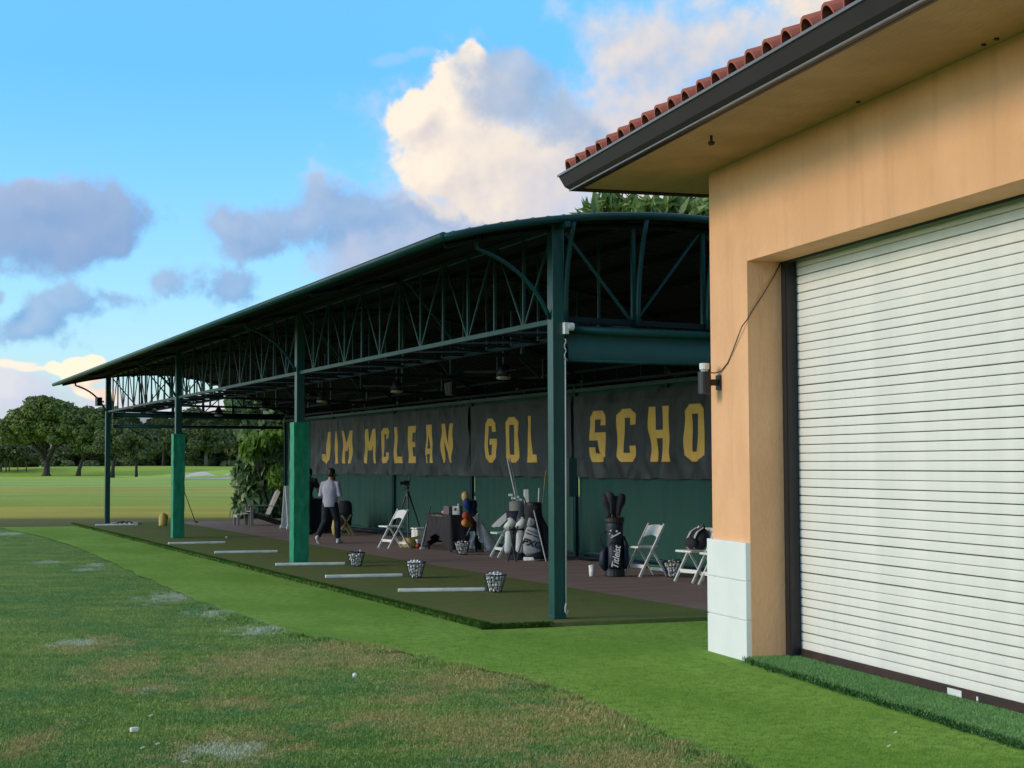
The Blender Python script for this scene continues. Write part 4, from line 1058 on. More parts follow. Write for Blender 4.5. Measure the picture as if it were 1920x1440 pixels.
mb = MB(); mb.tube([(-.12, -.02, .10), (-.15, -.03, .18), (-.145, -.03, .36), (-.11, -.02, .46)], [(.03, .05), (.055, .085), (.05, .08), (.02, .05)], 12, side=(1, 0, 0)); mb.obj('side_pocket', 'navyb', nb, smooth=True)
mb = MB(); mb.tube([(.12, .0, .12), (.145, 0, .2), (.14, 0, .5), (.11, 0, .62)], [(.03, .05), (.04, .08), (.035, .075), (.02, .05)], 12, side=(1, 0, 0)); mb.obj('side_pocket', 'navyb', nb, smooth=True)
mb = MB(); mb.tube([(-.11, -.03, .70), (-.19, -.04, .62), (-.17, -.03, .48), (-.12, -.02, .42)], [(.008, .025)]*4, 8, side=(1, 0, 0)); mb.obj('strap', 'blackc', nb)
tx = text_mesh('Titleist', .125, .35, .002, 'lettering', .002); o = link('lettering', tx, 'sign', nb); o.matrix_local = Matrix.Translation((.02, -.166, .30)) @ Matrix.Rotation(PI/2, 4, 'X') @ Matrix.Rotation(R(84), 4, 'Z')
mb = MB(); mb.bar((-.05, -.122, .60), (.075, -.118, .68), .006, .018); mb.ball((-.045, -.12, .71), .014, 8, 5); mb.ball((.03, -.118, .70), .016, 8, 5); mb.ball((-.06, -.12, .66), .010, 8, 5); mb.ball((-.03, -.12, .64), .010, 8, 5); mb.obj('bag_print', 'sign', nb)
mb = MB(); mb.box((-.135, -.075, .20), (.012, .03, .07)); mb.obj('zip_tag', 'sign', nb)
zt_ = .80
for i, (dx, dy, L, m, sd) in enumerate([(-.09, -.02, .36, 'blackc', -1.2), (-.05, -.03, .40, 'greyd2', -.4), (.0, .02, .34, 'blackc', .3), (.075, 0, .37, 'blackc', .8), (.05, .04, .33, 'redc', .2)]):
    MT.setdefault('greyd2', mat('charcoal_knit', (.035, .035, .04), .9, (.05, .05, .055), 20., bump=.3, bscale=40.))
    a = rzc(bx, by); c, s = math.cos(a), math.sin(a)
    wx, wy = bx+dx*c-dy*s, by+dx*s+dy*c
    golf_club((wx-.3*dx, wy, PZ+zt_), (dx*.9*c, dx*.9*s, 1), L, ['black headcover on a club, far left in the navy golf bag', 'charcoal knitted headcover on a club in the navy golf bag', 'black headcover on a club in the middle of the navy golf bag', 'black headcover on a club, far right in the navy golf bag', 'red striped headcover on a club in the navy golf bag'][i], 'cover', m, 'clubs in the navy golf bag', sd)
# grey staff bag with black logo
bx, by = 11.58, 25.45
sb = thing('golf_bag', 'grey golf bag with black logo, black side and thin stand legs', 'golf bag', (bx, by, PZ), rzc(bx, by), rot=(0, R(-3), rzc(bx, by))); sb.scale = (1.2, 1.2, 1.03)
bag_loft(MB(), .98, .165, .13, sq=.9, waist=.012).obj('bag_body', 'blackc', sb, smooth=True)
MB().lathe([(.16, 0), (.162, .02), (.158, .055), (.14, .06)], 20, (-.02, 0, .01), 1.05, .9).obj('base', 'white', sb)
mb = MB(); mb.tube([(-.045, -.075, .10), (-.05, -.105, .16), (-.05, -.10, .44), (-.03, -.085, .56), (0, -.06, .62)], [(.10, .035), (.135, .05), (.125, .05), (.09, .04), (.05, .02)], 16, side=(1, 0, 0)); mb.obj('front_pocket', 'greyb', sb, smooth=True)
mb = MB(); mb.tube([(-.06, -.08, .60), (-.05, -.10, .64), (-.035, -.10, .70), (-.03, -.07, .78)], [(.05, .02), (.07, .035), (.06, .035), (.04, .02)], 14, side=(1, 0, 0)); mb.obj('upper_pocket', 'greyb', sb, smooth=True)
mb = MB(); mb.bar((-.13, -.148, .50), (.06, -.142, .40), .006, .02); mb.bar((-.11, -.148, .55), (.05, -.142, .46), .006, .014); mb.obj('bag_trim', 'blackm', sb)
tx = text_mesh('PXG', .15, 0, .002, 'lettering', .006); o = link('lettering', tx, 'blackm', sb); o.matrix_local = Matrix.Translation((-.045, -.158, .30)) @ Matrix.Rotation(PI/2, 4, 'X') @ Matrix.Rotation(R(-22), 4, 'Z')
mb = MB(); mb.tube([(.10, .0, .06), (.19, .02, .10), (.15, .02, .5), (.06, 0, .85)], [(.06, .06), (.10, .08), (.08, .07), (.04, .04)], 12, side=(1, 0, 0)); mb.obj('side_pocket', 'blackc', sb, smooth=True)
for p, q_ in (((.01, -.12, .88), (.15, -.42, .0)), ((-.06, -.12, .84), (-.30, -.36, 0.))):
    MB().tube([p, q_], .010, 8).obj('stand_leg', 'greyb' if p[0] > 0 else 'blackm', sb)
mb = MB(); mb.lathe([(.10, 0), (.122, .01), (.12, .06), (.09, .07)], 16, (0, 0, .95)); mb.obj('collar', 'blackm', sb)
golf_club((bx+.05, by, PZ+.9), (.04, 0, 1), .40, 'white putter grip rising from the grey golf bag', 'grip', 'white', 'clubs in the grey golf bag')
golf_club((bx+.12, by+.02, PZ+.9), (.10, .1, 1), .18, 'dark iron sticking sideways from the grey golf bag', 'iron', 'blackm', 'clubs in the grey golf bag', 1.)
golf_club((bx-.14, by, PZ+.9), (-.42, 0, 1), .27, 'black hooked umbrella handle of the grey golf bag', 'grip', 'blackm', 'clubs in the grey golf bag')
tag(MB().tube([(bx+.13, by, PZ+1.0), (bx+.20, by, PZ+1.62)], .005, 6).obj('alignment_stick', 'yellow'), 'thin yellow alignment stick rising from the grey golf bag', 'stick', 'alignment sticks')
# white stand bag with grey hood and long rods
bx, by = 11.35, 25.80
wb = thing('golf_bag', 'white golf bag with two white pockets and long rods rising from it', 'golf bag', (bx, by, PZ), 0, rot=(0, R(-2), rzc(bx, by))); wb.scale = (1.22, 1.22, 1.06)
bag_loft(MB(), .84, .13, .13, sq=.9).obj('bag_body', 'navy', wb, smooth=True)
for x in (-.10, .065):
    mb = MB(); mb.tube([(x-.02, -.09, .12), (x-.02, -.115, .17), (x, -.12, .45), (x+.005, -.10, .50)], [(.045, .02), (.058, .035), (.055, .035), (.045, .02)], 12, side=(1, 0, 0)); mb.obj('front_pocket', 'white', wb, smooth=True)
    mb = MB(); mb.tube([(x-.04, -.10, .55), (x, -.13, .58), (x+.05, -.12, .66), (x+.02, -.08, .72)], [(.05, .03), (.07, .05), (.06, .045), (.04, .02)], 12, side=(1, 0, 0)); mb.obj('strap_pad', 'white', wb, smooth=True)
mb = MB(); mb.tube([(.02, 0, .62), (.03, 0, .80), (.03, 0, 1.0)], [(.13, .12), (.115, .11), (.105, .10)], 16, side=(1, 0, 0)); mb.obj('hood', 'greyb2', wb, smooth=True) if MT.setdefault('greyb2', mat('warm_grey_fabric', (.25, .23, .22), .8, (.20, .185, .18), 9., bump=.2)) else None
mb = MB(); mb.box((.185, -.02, .98), (.085, .05, .44)); mb.obj('umbrella_sleeve', 'white', wb, bevel=.015)
MB().lathe([(.14, 0), (.145, .02), (.14, .09), (.12, .1)], 18, (0, 0, 0), 1, .9).obj('base', 'blackc', wb)
for p, q_ in (((.08, -.11, .72), (-.13, -.40, 0.)), ((-.10, -.11, .7), (-.02, -.42, .0))):
    MB().tube([p, q_], .011, 8).obj('stand_leg', 'blackm', wb)
for i, (dx, ln, l) in enumerate(((.03, .88, 'long pale rod leaning out of the white golf bag, left of the pair'), (.075, .90, 'long pale rod leaning out of the white golf bag, right of the pair'))):
    tag(MB().tube([(bx+dx, by, PZ+.95), (bx+dx-.20, by+.02, PZ+.95+ln)], .012, 8).obj('alignment_stick', 'greyb' if i else 'white'), l, 'stick', 'alignment sticks')
for i, (dx, L) in enumerate(((-.05, .26), (-.01, .20), (.05, .22), (.09, .17))):
    golf_club((bx+dx, by, PZ+.92), (dx-.12, 0, 1), L, ['steel iron at the far left of the white golf bag', 'steel iron second from left in the white golf bag', 'steel iron among the rods of the white golf bag', 'steel iron at the right of the white golf bag'][i], 'iron', 'blackm', 'clubs in the white golf bag', -.6)
# grey towel over the chair back next to it
mb = MB(); P = [[(11.66-.05*j+.015*math.sin(i*1.1), 26.40+.05*i, PZ+.86-.022*j**1.25+.01*math.sin(i*.9)) for j in range(9)] for i in range(9)]
tag(mb.grid(P).obj('towel', 'greyb', smooth=True), 'grey towel hung over the back of the white chair by the golf bags', 'towel')
# leaning white bag with towel and coloured covers
bx, by = 11.98, 28.45
lb = thing('golf_bag', 'white golf bag leaning on its stand with a white towel and bright headcovers', 'golf bag', (bx, by, PZ), rot=(0, R(-30), 0))
bag_loft(MB(), .86, .14, .12, sq=.9, waist=.02).obj('bag_body', 'whitec', lb, smooth=True)
mb = MB(); mb.tube([(-.02, -.09, .03), (.0, -.12, .12), (0, -.11, .40), (0, -.08, .62)], [(.09, .05), (.12, .055), (.10, .05), (.06, .02)], 14, side=(1, 0, 0)); mb.obj('front_pocket', 'whitec', lb, smooth=True)
MB().lathe([(.135, 0), (.14, .02), (.135, .07), (.12, .08)], 18).obj('base', 'red', lb)
MB().lathe([(.115, .0), (.125, .01), (.12, .07), (.1, .08)], 16, (0, 0, .83)).obj('collar', 'blackm', lb)
for dy_ in (-.16, .12):
    MB().tube([(-.10, dy_*.5, .74), (-.62, dy_, .42)], .011, 8).obj('stand_leg', 'whitec' if dy_ < 0 else 'blackm', lb)
mb = MB(); P = []
for i in range(12):
    s = i/11.; P.append([(11.50+.03*math.sin(s*9)+.17*s*(.5+.5*j/9.), 28.10-.015*math.sin(s*12+j*.4)+.05*s, PZ+.76-.52*j/9.*(.8+.35*s)+.02*math.sin(s*7)) for j in range(10)])
tag(mb.grid(P).obj('towel', 'whitec', smooth=True), 'white towel hanging from the leaning white golf bag', 'towel')
mb = MB(); P = [[(11.36+.022*i+.01*math.sin(j), 28.12-.01*math.sin(i*1.3+j), PZ+.42-.34*j/7.+.16*(1-i/6.)*0) for j in range(8)] for i in range(6)]
tag(mb.grid(P).obj('towel', 'whitec', smooth=True), 'narrow white cloth hanging below the bright headcovers', 'towel')
for i, (x, y, z, d, L, m, l) in enumerate([(11.50, 28.4, .72, (-.35, -.1, 1), .26, 'blue', 'blue headcover on a club in the leaning white golf bag'), (11.46, 28.25, .60, (-.5, -.3, .4), .2, 'redc', 'red headcover drooping from the leaning white golf bag'), (11.42, 28.2, .54, (-.5, -.4, .15), .2, 'orange', 'orange headcover drooping lowest from the leaning white golf bag'), (11.58, 28.4, .74, (-.1, 0, 1), .2, 'navy', 'navy headcover on a club in the leaning white golf bag'), (11.50, 28.5, .74, (-.2, 0, 1), .36, 'tan', 'tan headcover standing highest in the leaning white golf bag'), (11.60, 28.4, .8, (.0, 0, 1), .3, 'white', 'white club grip standing up in the leaning white golf bag')]):
    golf_club((x, y, PZ+z), d, L, l, 'cover' if m != 'white' else 'grip', m, 'clubs in the leaning golf bag')

# black table with drape
tb_ = thing('table', 'folding table hidden under a black cloth', 'table', (11.36, 29.05, PZ))
mb = MB(); mb.box((0, 0, .71), (.62, 1.36, .03)); mb.obj('tabletop', 'greybox', tb_)
for sx_ in (-.27, .27):
    for sy in (-.62, .62):
        mb = MB(); mb.box((sx_, sy, .35), (.035, .035, .69)); mb.obj('leg', 'blackm', tb_)
tc_ = thing('tablecloth', 'dark brownish black cloth knotted up over the table', 'tablecloth', (11.36, 29.05, PZ))
def cloth(L, Wd, H, sag, mname, root, seed):
    mb = MB(); mb.box((0, 0, H+.006), (Wd+.02, L+.02, .008)); mb.obj('cloth_top', mname, root)
    path = [(-Wd/2, L/2), (-Wd/2, -L/2), (Wd/2, -L/2), (Wd/2, L/2), (-Wd/2, L/2)]; P = []
    lens = [L, Wd, L, Wd]; tot = sum(lens); n = 120
    for i in range(n+1):
        s = tot*i/n; k = 0
        while k < 3 and s > lens[k]: s -= lens[k]; k += 1
        t = min(1, s/lens[k]); a, b = path[k], path[k+1]; x = a[0]+(b[0]-a[0])*t; y = a[1]+(b[1]-a[1])*t
        nx_, ny_ = [(-1, 0), (0, -1), (1, 0), (0, 1)][k]
        lift = sag*(1-abs(2*t-1))**1.1*(1 if k == 0 else .3)
        row = []
        for j in range(12):
            v = j/11.; z = H+.01-(H-.03-lift)*v
            f = .03*v*math.sin(i*.9+seed+3*mnoise.noise((i*.1, v, seed)))+.05*v
            f += (-.05*math.sin(PI*v) if k == 0 and sag else 0)*(1-abs(2*t-1))
            row.append((x*(1+.01)+nx_*f, y*(1+.01)+ny_*f, z))
        P.append(row)
    MB().grid(P).obj('cloth_skirt', mname, root, smooth=True)
cloth(1.36, .62, .73, .36, 'blackc', tc_, 1.)
mb = MB(); mb.box((11.25, 28.72, PZ+.74+.085), (.30, .30, .17)); tag(mb.obj('box', 'greybox', bevel=.004), 'dark grey cardboard box on the black table', 'box')
t = thing('table_sign', 'small white upright card on the black table', 'sign', (11.22, 28.50, PZ+.74), rzc(11.22, 28.5))
mb = MB(); mb.box((0, 0, .085), (.13, .012, .17), Mx=Matrix.Rotation(R(-8), 3, 'X')); mb.obj('card', 'sign', t)
mb = MB(); mb.box((-.005, -.016, .105), (.045, .004, .05), Mx=Matrix.Rotation(R(-8), 3, 'X')); mb.obj('card_print', 'blackm', t)
t = thing('water_bottle', 'clear water bottle at the corner of the black table', 'bottle', (11.24, 28.40, PZ+.74))
MB().lathe([(.03, 0), (.033, .01), (.033, .13), (.030, .15), (.013, .19), (.013, .20)], 14).obj('bottle_body', 'glassb', t, smooth=True)
MB().lathe([(.015, .20), (.015, .222)], 12).obj('cap', 'sign', t)
mb = MB(); mb.ball((11.25, 29.25, PZ+.74+.03), (.035, .07, .03), 12, 8); tag(mb.obj('fruit', 'yellow', smooth=True), 'yellow green fruit lying on the black table', 'fruit')
# club leaning on the table
t = thing('golf_club', 'golf club with white grip leaning against the black table', 'golf club', (10.93, 29.70, PZ))
MB().tube([(0, 0, .03), (.10, -.06, .52)], .010, 8).obj('shaft', 'greyb', t); MB().tube([(.10, -.06, .52), (.17, -.10, .88)], .014, 8).obj('grip', 'blackm', t)
mb = MB(); mb.box((.03, 0, .025), (.11, .03, .05)); mb.obj('clubhead', 'white', t, bevel=.01)
# tripod with camera
tp = thing('tripod', 'black camera tripod behind the white folding chair', 'tripod', (11.25, 31.4, PZ))
for a in (.2, 2.3, 4.4):
    c, s = math.cos(a), math.sin(a)
    MB().tube([(.03*c, .03*s, 1.10), (.28*c, .28*s, .45), (.42*c, .42*s, .0)], [.018, .016, .012], 8).obj('leg', 'blackm', tp)
MB().tube([(0, 0, .55), (0, 0, 1.22)], .017, 8).obj('centre_column', 'blackm', tp)
mb = MB(); mb.tube([(0, 0, 1.05), (0, 0, 1.16)], .04, 10); mb.obj('spider', 'blackm', tp)
mb = MB(); mb.ball((0, 0, 1.24), .035, 10, 6); mb.box((-.02, 0, 1.29), (.10, .06, .02)); mb.tube([(-.02, 0, 1.25), (-.12, .05, 1.17)], .009, 6); mb.obj('head', 'blackm', tp)
cm = thing('camera_device', 'small black camera mounted on the tripod', 'camera', (11.24, 31.4, PZ+1.30))
mb = MB(); mb.box((-.03, 0, .045), (.15, .07, .085)); mb.obj('camera_body', 'blackm', cm, bevel=.008)
mb = MB(); mb.tube([(-.08, 0, .045), (-.17, 0, .03)], .034, 12); mb.obj('lens', 'blackm', cm)
mb = MB(); mb.tube([(.05, 0, .08), (.06, 0, .20)], .018, 8); mb.tube([(.06, 0, .2), (.065, 0, .26)], .007, 6); mb.obj('microphone', 'blackm', cm)
# white cooler, yellow sack, red ball
t = thing('cooler', 'white plastic cooler box standing under the tripod', 'cooler', (11.45, 31.15, PZ))
mb = MB(); mb.box((0, 0, .17), (.30, .36, .34)); mb.obj('cooler_body', 'white', t, bevel=.03)
mb = MB(); mb.box((0, 0, .365), (.31, .37, .04)); mb.obj('lid', 'sign', t, bevel=.012)
t = thing('tote_bag', 'yellow cloth tote slumped on the floor under the tripod', 'bag', (10.98, 30.55, PZ), .3)
mb = MB(); mb.tube([(0, 0, .0), (0, 0, .05), (0, .01, .12), (.0, .02, .18), (0, .02, .20)], [(.13, .15), (.16, .18), (.14, .165), (.11, .14), (.10, .12)], 18, side=(1, 0, 0)); 
mb.v = [(x+.025*mnoise.noise((x*9, y*9, z*9)), y+.025*mnoise.noise((x*9, y*9, z*9+5)), z+(.03*mnoise.noise((x*7, y*7, 2)) if z > .1 else 0)) for x, y, z in mb.v]
mb.obj('sack', 'yellow', t, smooth=True)
mb = MB(); P = [[(-.05+.03*i, -.14-.02*i*0+.01*math.sin(i), .17+.012*j+.01*i) for i in range(7)] for j in range(3)]
P = [[(-.10+.05*i, -.16+.012*j-.01*i, .15+.02*j+.008*i) for i in range(6)] for j in range(4)]
mb.grid(P); mb.obj('flap', 'yellow', t, smooth=True)
tag(MB().ball((11.02, 30.12, PZ+.055), .055, 14, 9).obj('ball', 'red', smooth=True), 'dark red ball on the floor right of the yellow tote', 'ball')
# navy table at the far end with cloth
tb2 = thing('table', 'table hidden under a navy cloth behind the padded column', 'table', (11.25, 38.75, PZ))
mb = MB(); mb.box((0, 0, .84), (.60, 1.6, .03)); mb.obj('tabletop', 'greybox', tb2)
for sx_ in (-.26, .26):
    for sy in (-.74, .74):
        mb = MB(); mb.box((sx_, sy, .41), (.035, .035, .82)); mb.obj('leg', 'blackm', tb2)
tc2 = thing('tablecloth', 'navy cloth over the table behind the padded column', 'tablecloth', (11.25, 38.75, PZ)); cloth(1.6, .60, .86, 0, 'navy', tc2, 4.)
mb = MB(); mb.ball((11.05, 38.1, PZ+.91), (.05, .07, .04), 10, 6); tag(mb.obj('fruit', 'yellow', smooth=True), 'yellow fruit on the navy table', 'fruit')
# wooden stool with black jacket and yellow sack behind the man
t = thing('stool', 'tan wooden folding stool behind the walking man', 'stool', (11.55, 36.9, PZ))
for a, b in (((-.2, -.15, 0), (.12, -.15, .5)), ((.2, -.15, 0), (-.12, -.15, .5)), ((-.2, .15, 0), (.12, .15, .5)), ((.2, .15, 0), (-.12, .15, .5))):
    mb = MB(); mb.bar(a, b, .03, .04); mb.obj('leg', 'tan', t)
mb = MB(); mb.box((0, 0, .51), (.34, .34, .03)); mb.obj('seat', 'blackc', t)
mb = MB(); mb.tube([(11.55, 36.9, PZ+.22), (11.55, 36.9, PZ+.5), (11.57, 36.9, PZ+.78), (11.57, 36.9, PZ+.84)], [(.17, .16), (.20, .17), (.17, .13), (.10, .08)], 16, side=(1, 0, 0)); tag(mb.obj('jacket', 'blackc', smooth=True), 'black jacket bundled over the wooden stool', 'jacket')
mb = MB(); mb.tube([(11.15, 36.35, PZ+.02), (11.15, 36.35, PZ+.2), (11.17, 36.35, PZ+.45), (11.18, 36.35, PZ+.52)], [(.07, .07), (.10, .09), (.07, .07), (.03, .03)], 14, side=(1, 0, 0)); tag(mb.obj('sack', 'yellow', smooth=True), 'upright yellow sack seen between the man\'s legs', 'sack')
# adirondack chair
ad = thing('adirondack_chair', 'weathered grey wooden garden chair at the far end of the floor', 'chair', (11.30, 43.9, PZ), PI)
for s in range(5):
    mb = MB(); y = -.22+.11*s; mb.bar((-.12, y, .30), (-.42, y*1.12, 1.02-.03*abs(s-2)), .10, .018, (1, 0, 0)); mb.obj('back_slat', 'greyd', ad)
for s in range(5):
    mb = MB(); x = .40-.11*s; mb.bar((x, -.27, .40-.035*s), (x, .27, .40-.035*s), .095, .02); mb.obj('seat_slat', 'greyd', ad)
for s in (-1, 1):
    mb = MB(); mb.bar((.52, s*.31, .57), (-.28, s*.31, .55), .11, .022); mb.obj('arm', 'greyd', ad)
    mb = MB(); mb.bar((.42, s*.29, 0), (.42, s*.29, .56), .03, .09, (1, 0, 0)); mb.obj('leg', 'greyd', ad)
    mb = MB(); mb.bar((.44, s*.25, .36), (-.45, s*.25, .05), .028, .12); mb.obj('leg', 'dwood', ad)
mb = MB(); mb.bar((-.30, -.30, .60), (-.30, .30, .60), .03, .05); mb.obj('back_rail', 'dwood', ad)
fs_ = thing('footstool', 'low grey wooden footstool in front of the garden chair', 'footstool', (10.68, 43.95, PZ), PI)
for s in range(4):
    mb = MB(); mb.bar((-.15+.1*s, -.25, .34-.012*s), (-.15+.1*s, .25, .34-.012*s), .09, .02); mb.obj('slat', 'greyd', fs_)
for sx_ in (-.16, .16):
    for s in (-.22, .22):
        mb = MB(); mb.box((sx_, s, .16), (.07, .03, .32)); mb.obj('leg', 'greyd', fs_)
mb = MB(); mb.bar((.19, -.24, .27), (.19, .24, .27), .02, .08); mb.obj('front_rail', 'greyd', fs_)
# white sandwich board
ab = thing('sandwich_board', 'white folding sandwich board half hidden by the padded column', 'sign', (11.41, 41.0, PZ), 0)
for s in (-1, 1):
    mb = MB(); mb.bar((0, s*.02, 1.16), (0, s*.34, .02), .62, .022, (0, 1, 0)) if False else mb.box((0, s*.19, .59), (.56, .025, 1.18), Mx=Matrix.Rotation(s*R(14), 3, 'X')); mb.obj('panel', 'sign', ab, bevel=.01)
    mb = MB(); mb.box((0, s*.335, .045), (.62, .05, .09)); mb.obj('foot_bar', 'sign', ab, bevel=.01)
# jug, ball tray, leaning club
t = thing('jug', 'yellow plastic jug on the turf left of the farther padded column', 'jug', (8.56, 44.7, PZ))
MB().lathe([(.11, 0), (.125, .02), (.125, .24), (.10, .31), (.045, .35), (.04, .37)], 16, (0, 0, 0), 1, .8).obj('jug_body', 'yellow', t, smooth=True)
mb = MB(); mb.tube([(.06, 0, .33), (.13, 0, .30), (.13, 0, .18), (.10, 0, .15)], .016, 8); mb.obj('handle', 'yellow', t)
mb = MB(); r_ = random.Random(5)
for _ in range(60): a = r_.uniform(0, 6.28); q_ = math.sqrt(r_.random()); mb.ball((7.75+.42*q_*math.cos(a), 46.5+.3*q_*math.sin(a), PZ+.022+.06*(1-q_)), .022, 8, 5)
tag(mb.obj('golf_balls', 'ball', smooth=True), 'loose heap of golf balls on the dark net near the farthest column', 'golf balls', kind='stuff')
mb = MB(); P = [[(7.75+.62*(i/10.-.5)*1.6, 46.5+.8*(j/8.-.5), PZ+.006+.09*math.exp(-((i-5)/2.5)**2-((j-4)/2.)**2)+.05*abs(mnoise.noise((i*.8, j*.8, 1)))) for j in range(9)] for i in range(11)]
tag(mb.grid(P).obj('ball_net', 'blackc'), 'dark net bag lying flat on the turf near the farthest column', 'net bag')
t = thing('golf_club', 'golf club leaning behind the farther padded column', 'golf club', (9.9, 46.6, PZ))
MB().tube([(0, 0, 0), (-.35, .0, .95)], .012, 8).obj('shaft', 'blackm', t); mb = MB(); mb.box((.03, 0, .02), (.1, .03, .04)); mb.obj('clubhead', 'blackm', t)
#PART5
# ------------------------------------------------------------------ people
def hand(mb, wrist, fwd, up, s=1.):
    """palm, four unequal bent fingers and a thumb"""
    f = Vector(fwd).normalized(); u = (Vector(up)-f*Vector(up).dot(f)).normalized(); sd = f.cross(u); w = Vector(wrist)
    mb.tube([w-f*.02, w+f*.03, w+f*.085], [(.028*s, .019*s), (.040*s, .017*s), (.042*s, .014*s)], 10, side=tuple(sd))
    for k, (o, L) in enumerate(((-.030, .062), (-.010, .074), (.010, .070), (.029, .054))):
        b = w+f*.075+sd*o*s; mb.tube([b, b+f*L*.5-u*.008, b+f*L*.85-u*.030, b+f*L*.9-u*.045], [.0095, .009, .008, .006], 6)
    b = w+f*.02-sd*.036*s; mb.tube([b, b+f*.03-sd*.022, b+f*.058-sd*.024-u*.012], [.012, .010, .007], 6)
def limb(mb, pts, rr, side=(1, 0, 0), n=14): mb.tube([Vector(p) for p in pts], rr, n, side=side)
def person(label, loc, az, J, cols, cap=True):
    """local frame: +y is the way the person faces"""
    t = thing('person', label, 'person', loc, -az)
    b = MB()
    lp_ = Vector(J['pelvis']); nk = Vector(J['neck']); hd = Vector(J['head'])
    # torso, neck, head
    ch = lp_.lerp(nk, .66)
    tor = [lp_+Vector((0, 0, -.09)), lp_, lp_.lerp(nk, .28), lp_.lerp(nk, .6), lp_.lerp(nk, .86), nk]
    limb(b, tor, [(.15, .11), (.165, .115), (.145, .10), (.175, .12), (.165, .095), (.06, .06)])
    limb(b, [nk-Vector((0, 0, .04)), nk.lerp(hd, .5), hd], [(.062, .062), (.056, .06), (.06, .07)])
    fy = Vector(J.get('face', (0, 1, 0))).normalized()
    b.tube([hd+Vector((0, 0, -.115))+fy*.03, hd+Vector((0, 0, -.07))+fy*.015, hd, hd+Vector((0, 0, .06)), hd+Vector((0, 0, .105)), hd+Vector((0, 0, .12))], [(.035, .045), (.060, .075), (.076, .095), (.075, .095), (.050, .065), (.015, .02)], 16, side=(1, 0, 0))
    b.tube([hd+fy*.09+Vector((0, 0, .01)), hd+fy*.118+Vector((0, 0, -.025)), hd+fy*.095+Vector((0, 0, -.035))], [.010, .016, .010], 8)
    b.ball(hd+fy*.088+Vector((0, 0, -.065)), (.024, .010, .008), 8, 5)
    for s in (-1, 1): b.ball(hd+Vector((s*.078, -.005, -.01)), (.012, .024, .034), 8, 6)
    for s, k in ((-1, 'l'), (1, 'r')):
        sh, elb, wr = (Vector(J[q+k]) for q in ('sh', 'el', 'wr'))
        limb(b, [sh+Vector((-s*.04, 0, .0)), sh, sh.lerp(elb, .5), elb, elb.lerp(wr, .4), wr], [.055, .058, .046, .038, .039, .027], side=(0, 0, 1) if abs((elb-sh).normalized().z) < .8 else (1, 0, 0))
        hand(b, wr+(wr-elb).normalized()*.02, wr-elb, J.get('up'+k, (0, 0, 1)))
        hp, kn, an = (Vector(J[q+k]) for q in ('hp', 'kn', 'an'))
        limb(b, [hp+Vector((0, 0, .05)), hp, hp.lerp(kn, .5), kn, kn.lerp(an, .35), kn.lerp(an, .75), an], [.085, .09, .078, .058, .060, .042, .036])
        toe = Vector(J['to'+k]); limb(b, [an+(an-toe).normalized()*.03*Vector((1, 1, 0)).length*0+Vector((0, 0, -.01)), an.lerp(toe, .5), toe], [.036, .036, .026])
    me = fuse(b, .011, 3); link('body', me, 'skin', t, smooth=True)
    # shirt
    sh_ = MB()
    hem = J.get('hem', -.10)
    limb(sh_, [lp_+Vector((0, 0, hem)), lp_+Vector((0, 0, hem+.06)), lp_.lerp(nk, .25), lp_.lerp(nk, .6), lp_.lerp(nk, .84), nk+Vector((0, 0, .0))], [(.175, .135), (.185, .14), (.172, .128), (.198, .140), (.182, .112), (.075, .07)], n=18)
    for s, k in ((-1, 'l'), (1, 'r')):
        sh, elb, wr = (Vector(J[q+k]) for q in ('sh', 'el', 'wr'))
        if cols['long']: limb(sh_, [sh+Vector((-s*.06, 0, .0)), sh, sh.lerp(elb, .5), elb, elb.lerp(wr, .5), elb.lerp(wr, .92)], [.060, .064, .056, .052, .046, .038])
        else: limb(sh_, [sh+Vector((-s*.06, 0, .0)), sh, sh.lerp(elb, .45), sh.lerp(elb, .75)], [.066, .074, .066, .068])
    sh_.v = [(x+.008*mnoise.noise((x*14, y*14, z*6)), y+.010*mnoise.noise((x*14, y*14, z*9+3)), z) for x, y, z in sh_.v]
    link('shirt', fuse(sh_, .014, 2), cols['shirt'], t, smooth=True)
    tr = MB()
    limb(tr, [lp_+Vector((0, 0, .06)), lp_+Vector((0, 0, -.0)), lp_+Vector((0, 0, -.10))], [(.165, .125), (.178, .132), (.17, .128)])
    for s, k in ((-1, 'l'), (1, 'r')):
        hp, kn, an = (Vector(J[q+k]) for q in ('hp', 'kn', 'an'))
        limb(tr, [hp+Vector((0, 0, .06)), hp, hp.lerp(kn, .5), kn, kn.lerp(an, .5), an+(kn-an).normalized()*.03], [.098, .105, .095, .078, .070, .066])
    tr.v = [(x+.006*mnoise.noise((x*12, y*12, z*7)), y+.008*mnoise.noise((x*12, y*12, z*8+3)), z) for x, y, z in tr.v]
    link('trousers', fuse(tr, .014, 2), cols['trousers'], t, smooth=True)
    for k in 'lr':
        an, toe = Vector(J['an'+k]), Vector(J['to'+k]); d = (toe-an); fl = Vector((d.x, d.y, d.z)).normalized()
        heel = an-fl*.03+Vector(J.get('hl'+k, (0, -.02, -.06)))
        m = MB(); m.tube([heel, heel.lerp(toe, .3), heel.lerp(toe, .65), toe+fl*.03, toe+fl*.06], [(.030, .034), (.040, .042), (.046, .034), (.044, .026), (.02, .012)], 12, side=(1, 0, 0))
        m.tube([an+Vector((0, 0, .02)), heel.lerp(toe, .3)], [.042, .042], 10); link('shoe', fuse(m, .010, 2), cols['shoe'], t, smooth=True)
    m = MB(); m.tube([hd+Vector((0, -.012, -.06)), hd+Vector((0, -.012, 0)), hd+Vector((0, -.01, .07)), hd+Vector((0, -.005, .12)), hd+Vector((0, 0, .133))], [(.070, .085), (.084, .100), (.083, .100), (.055, .07), (.02, .02)], 16, side=(1, 0, 0))
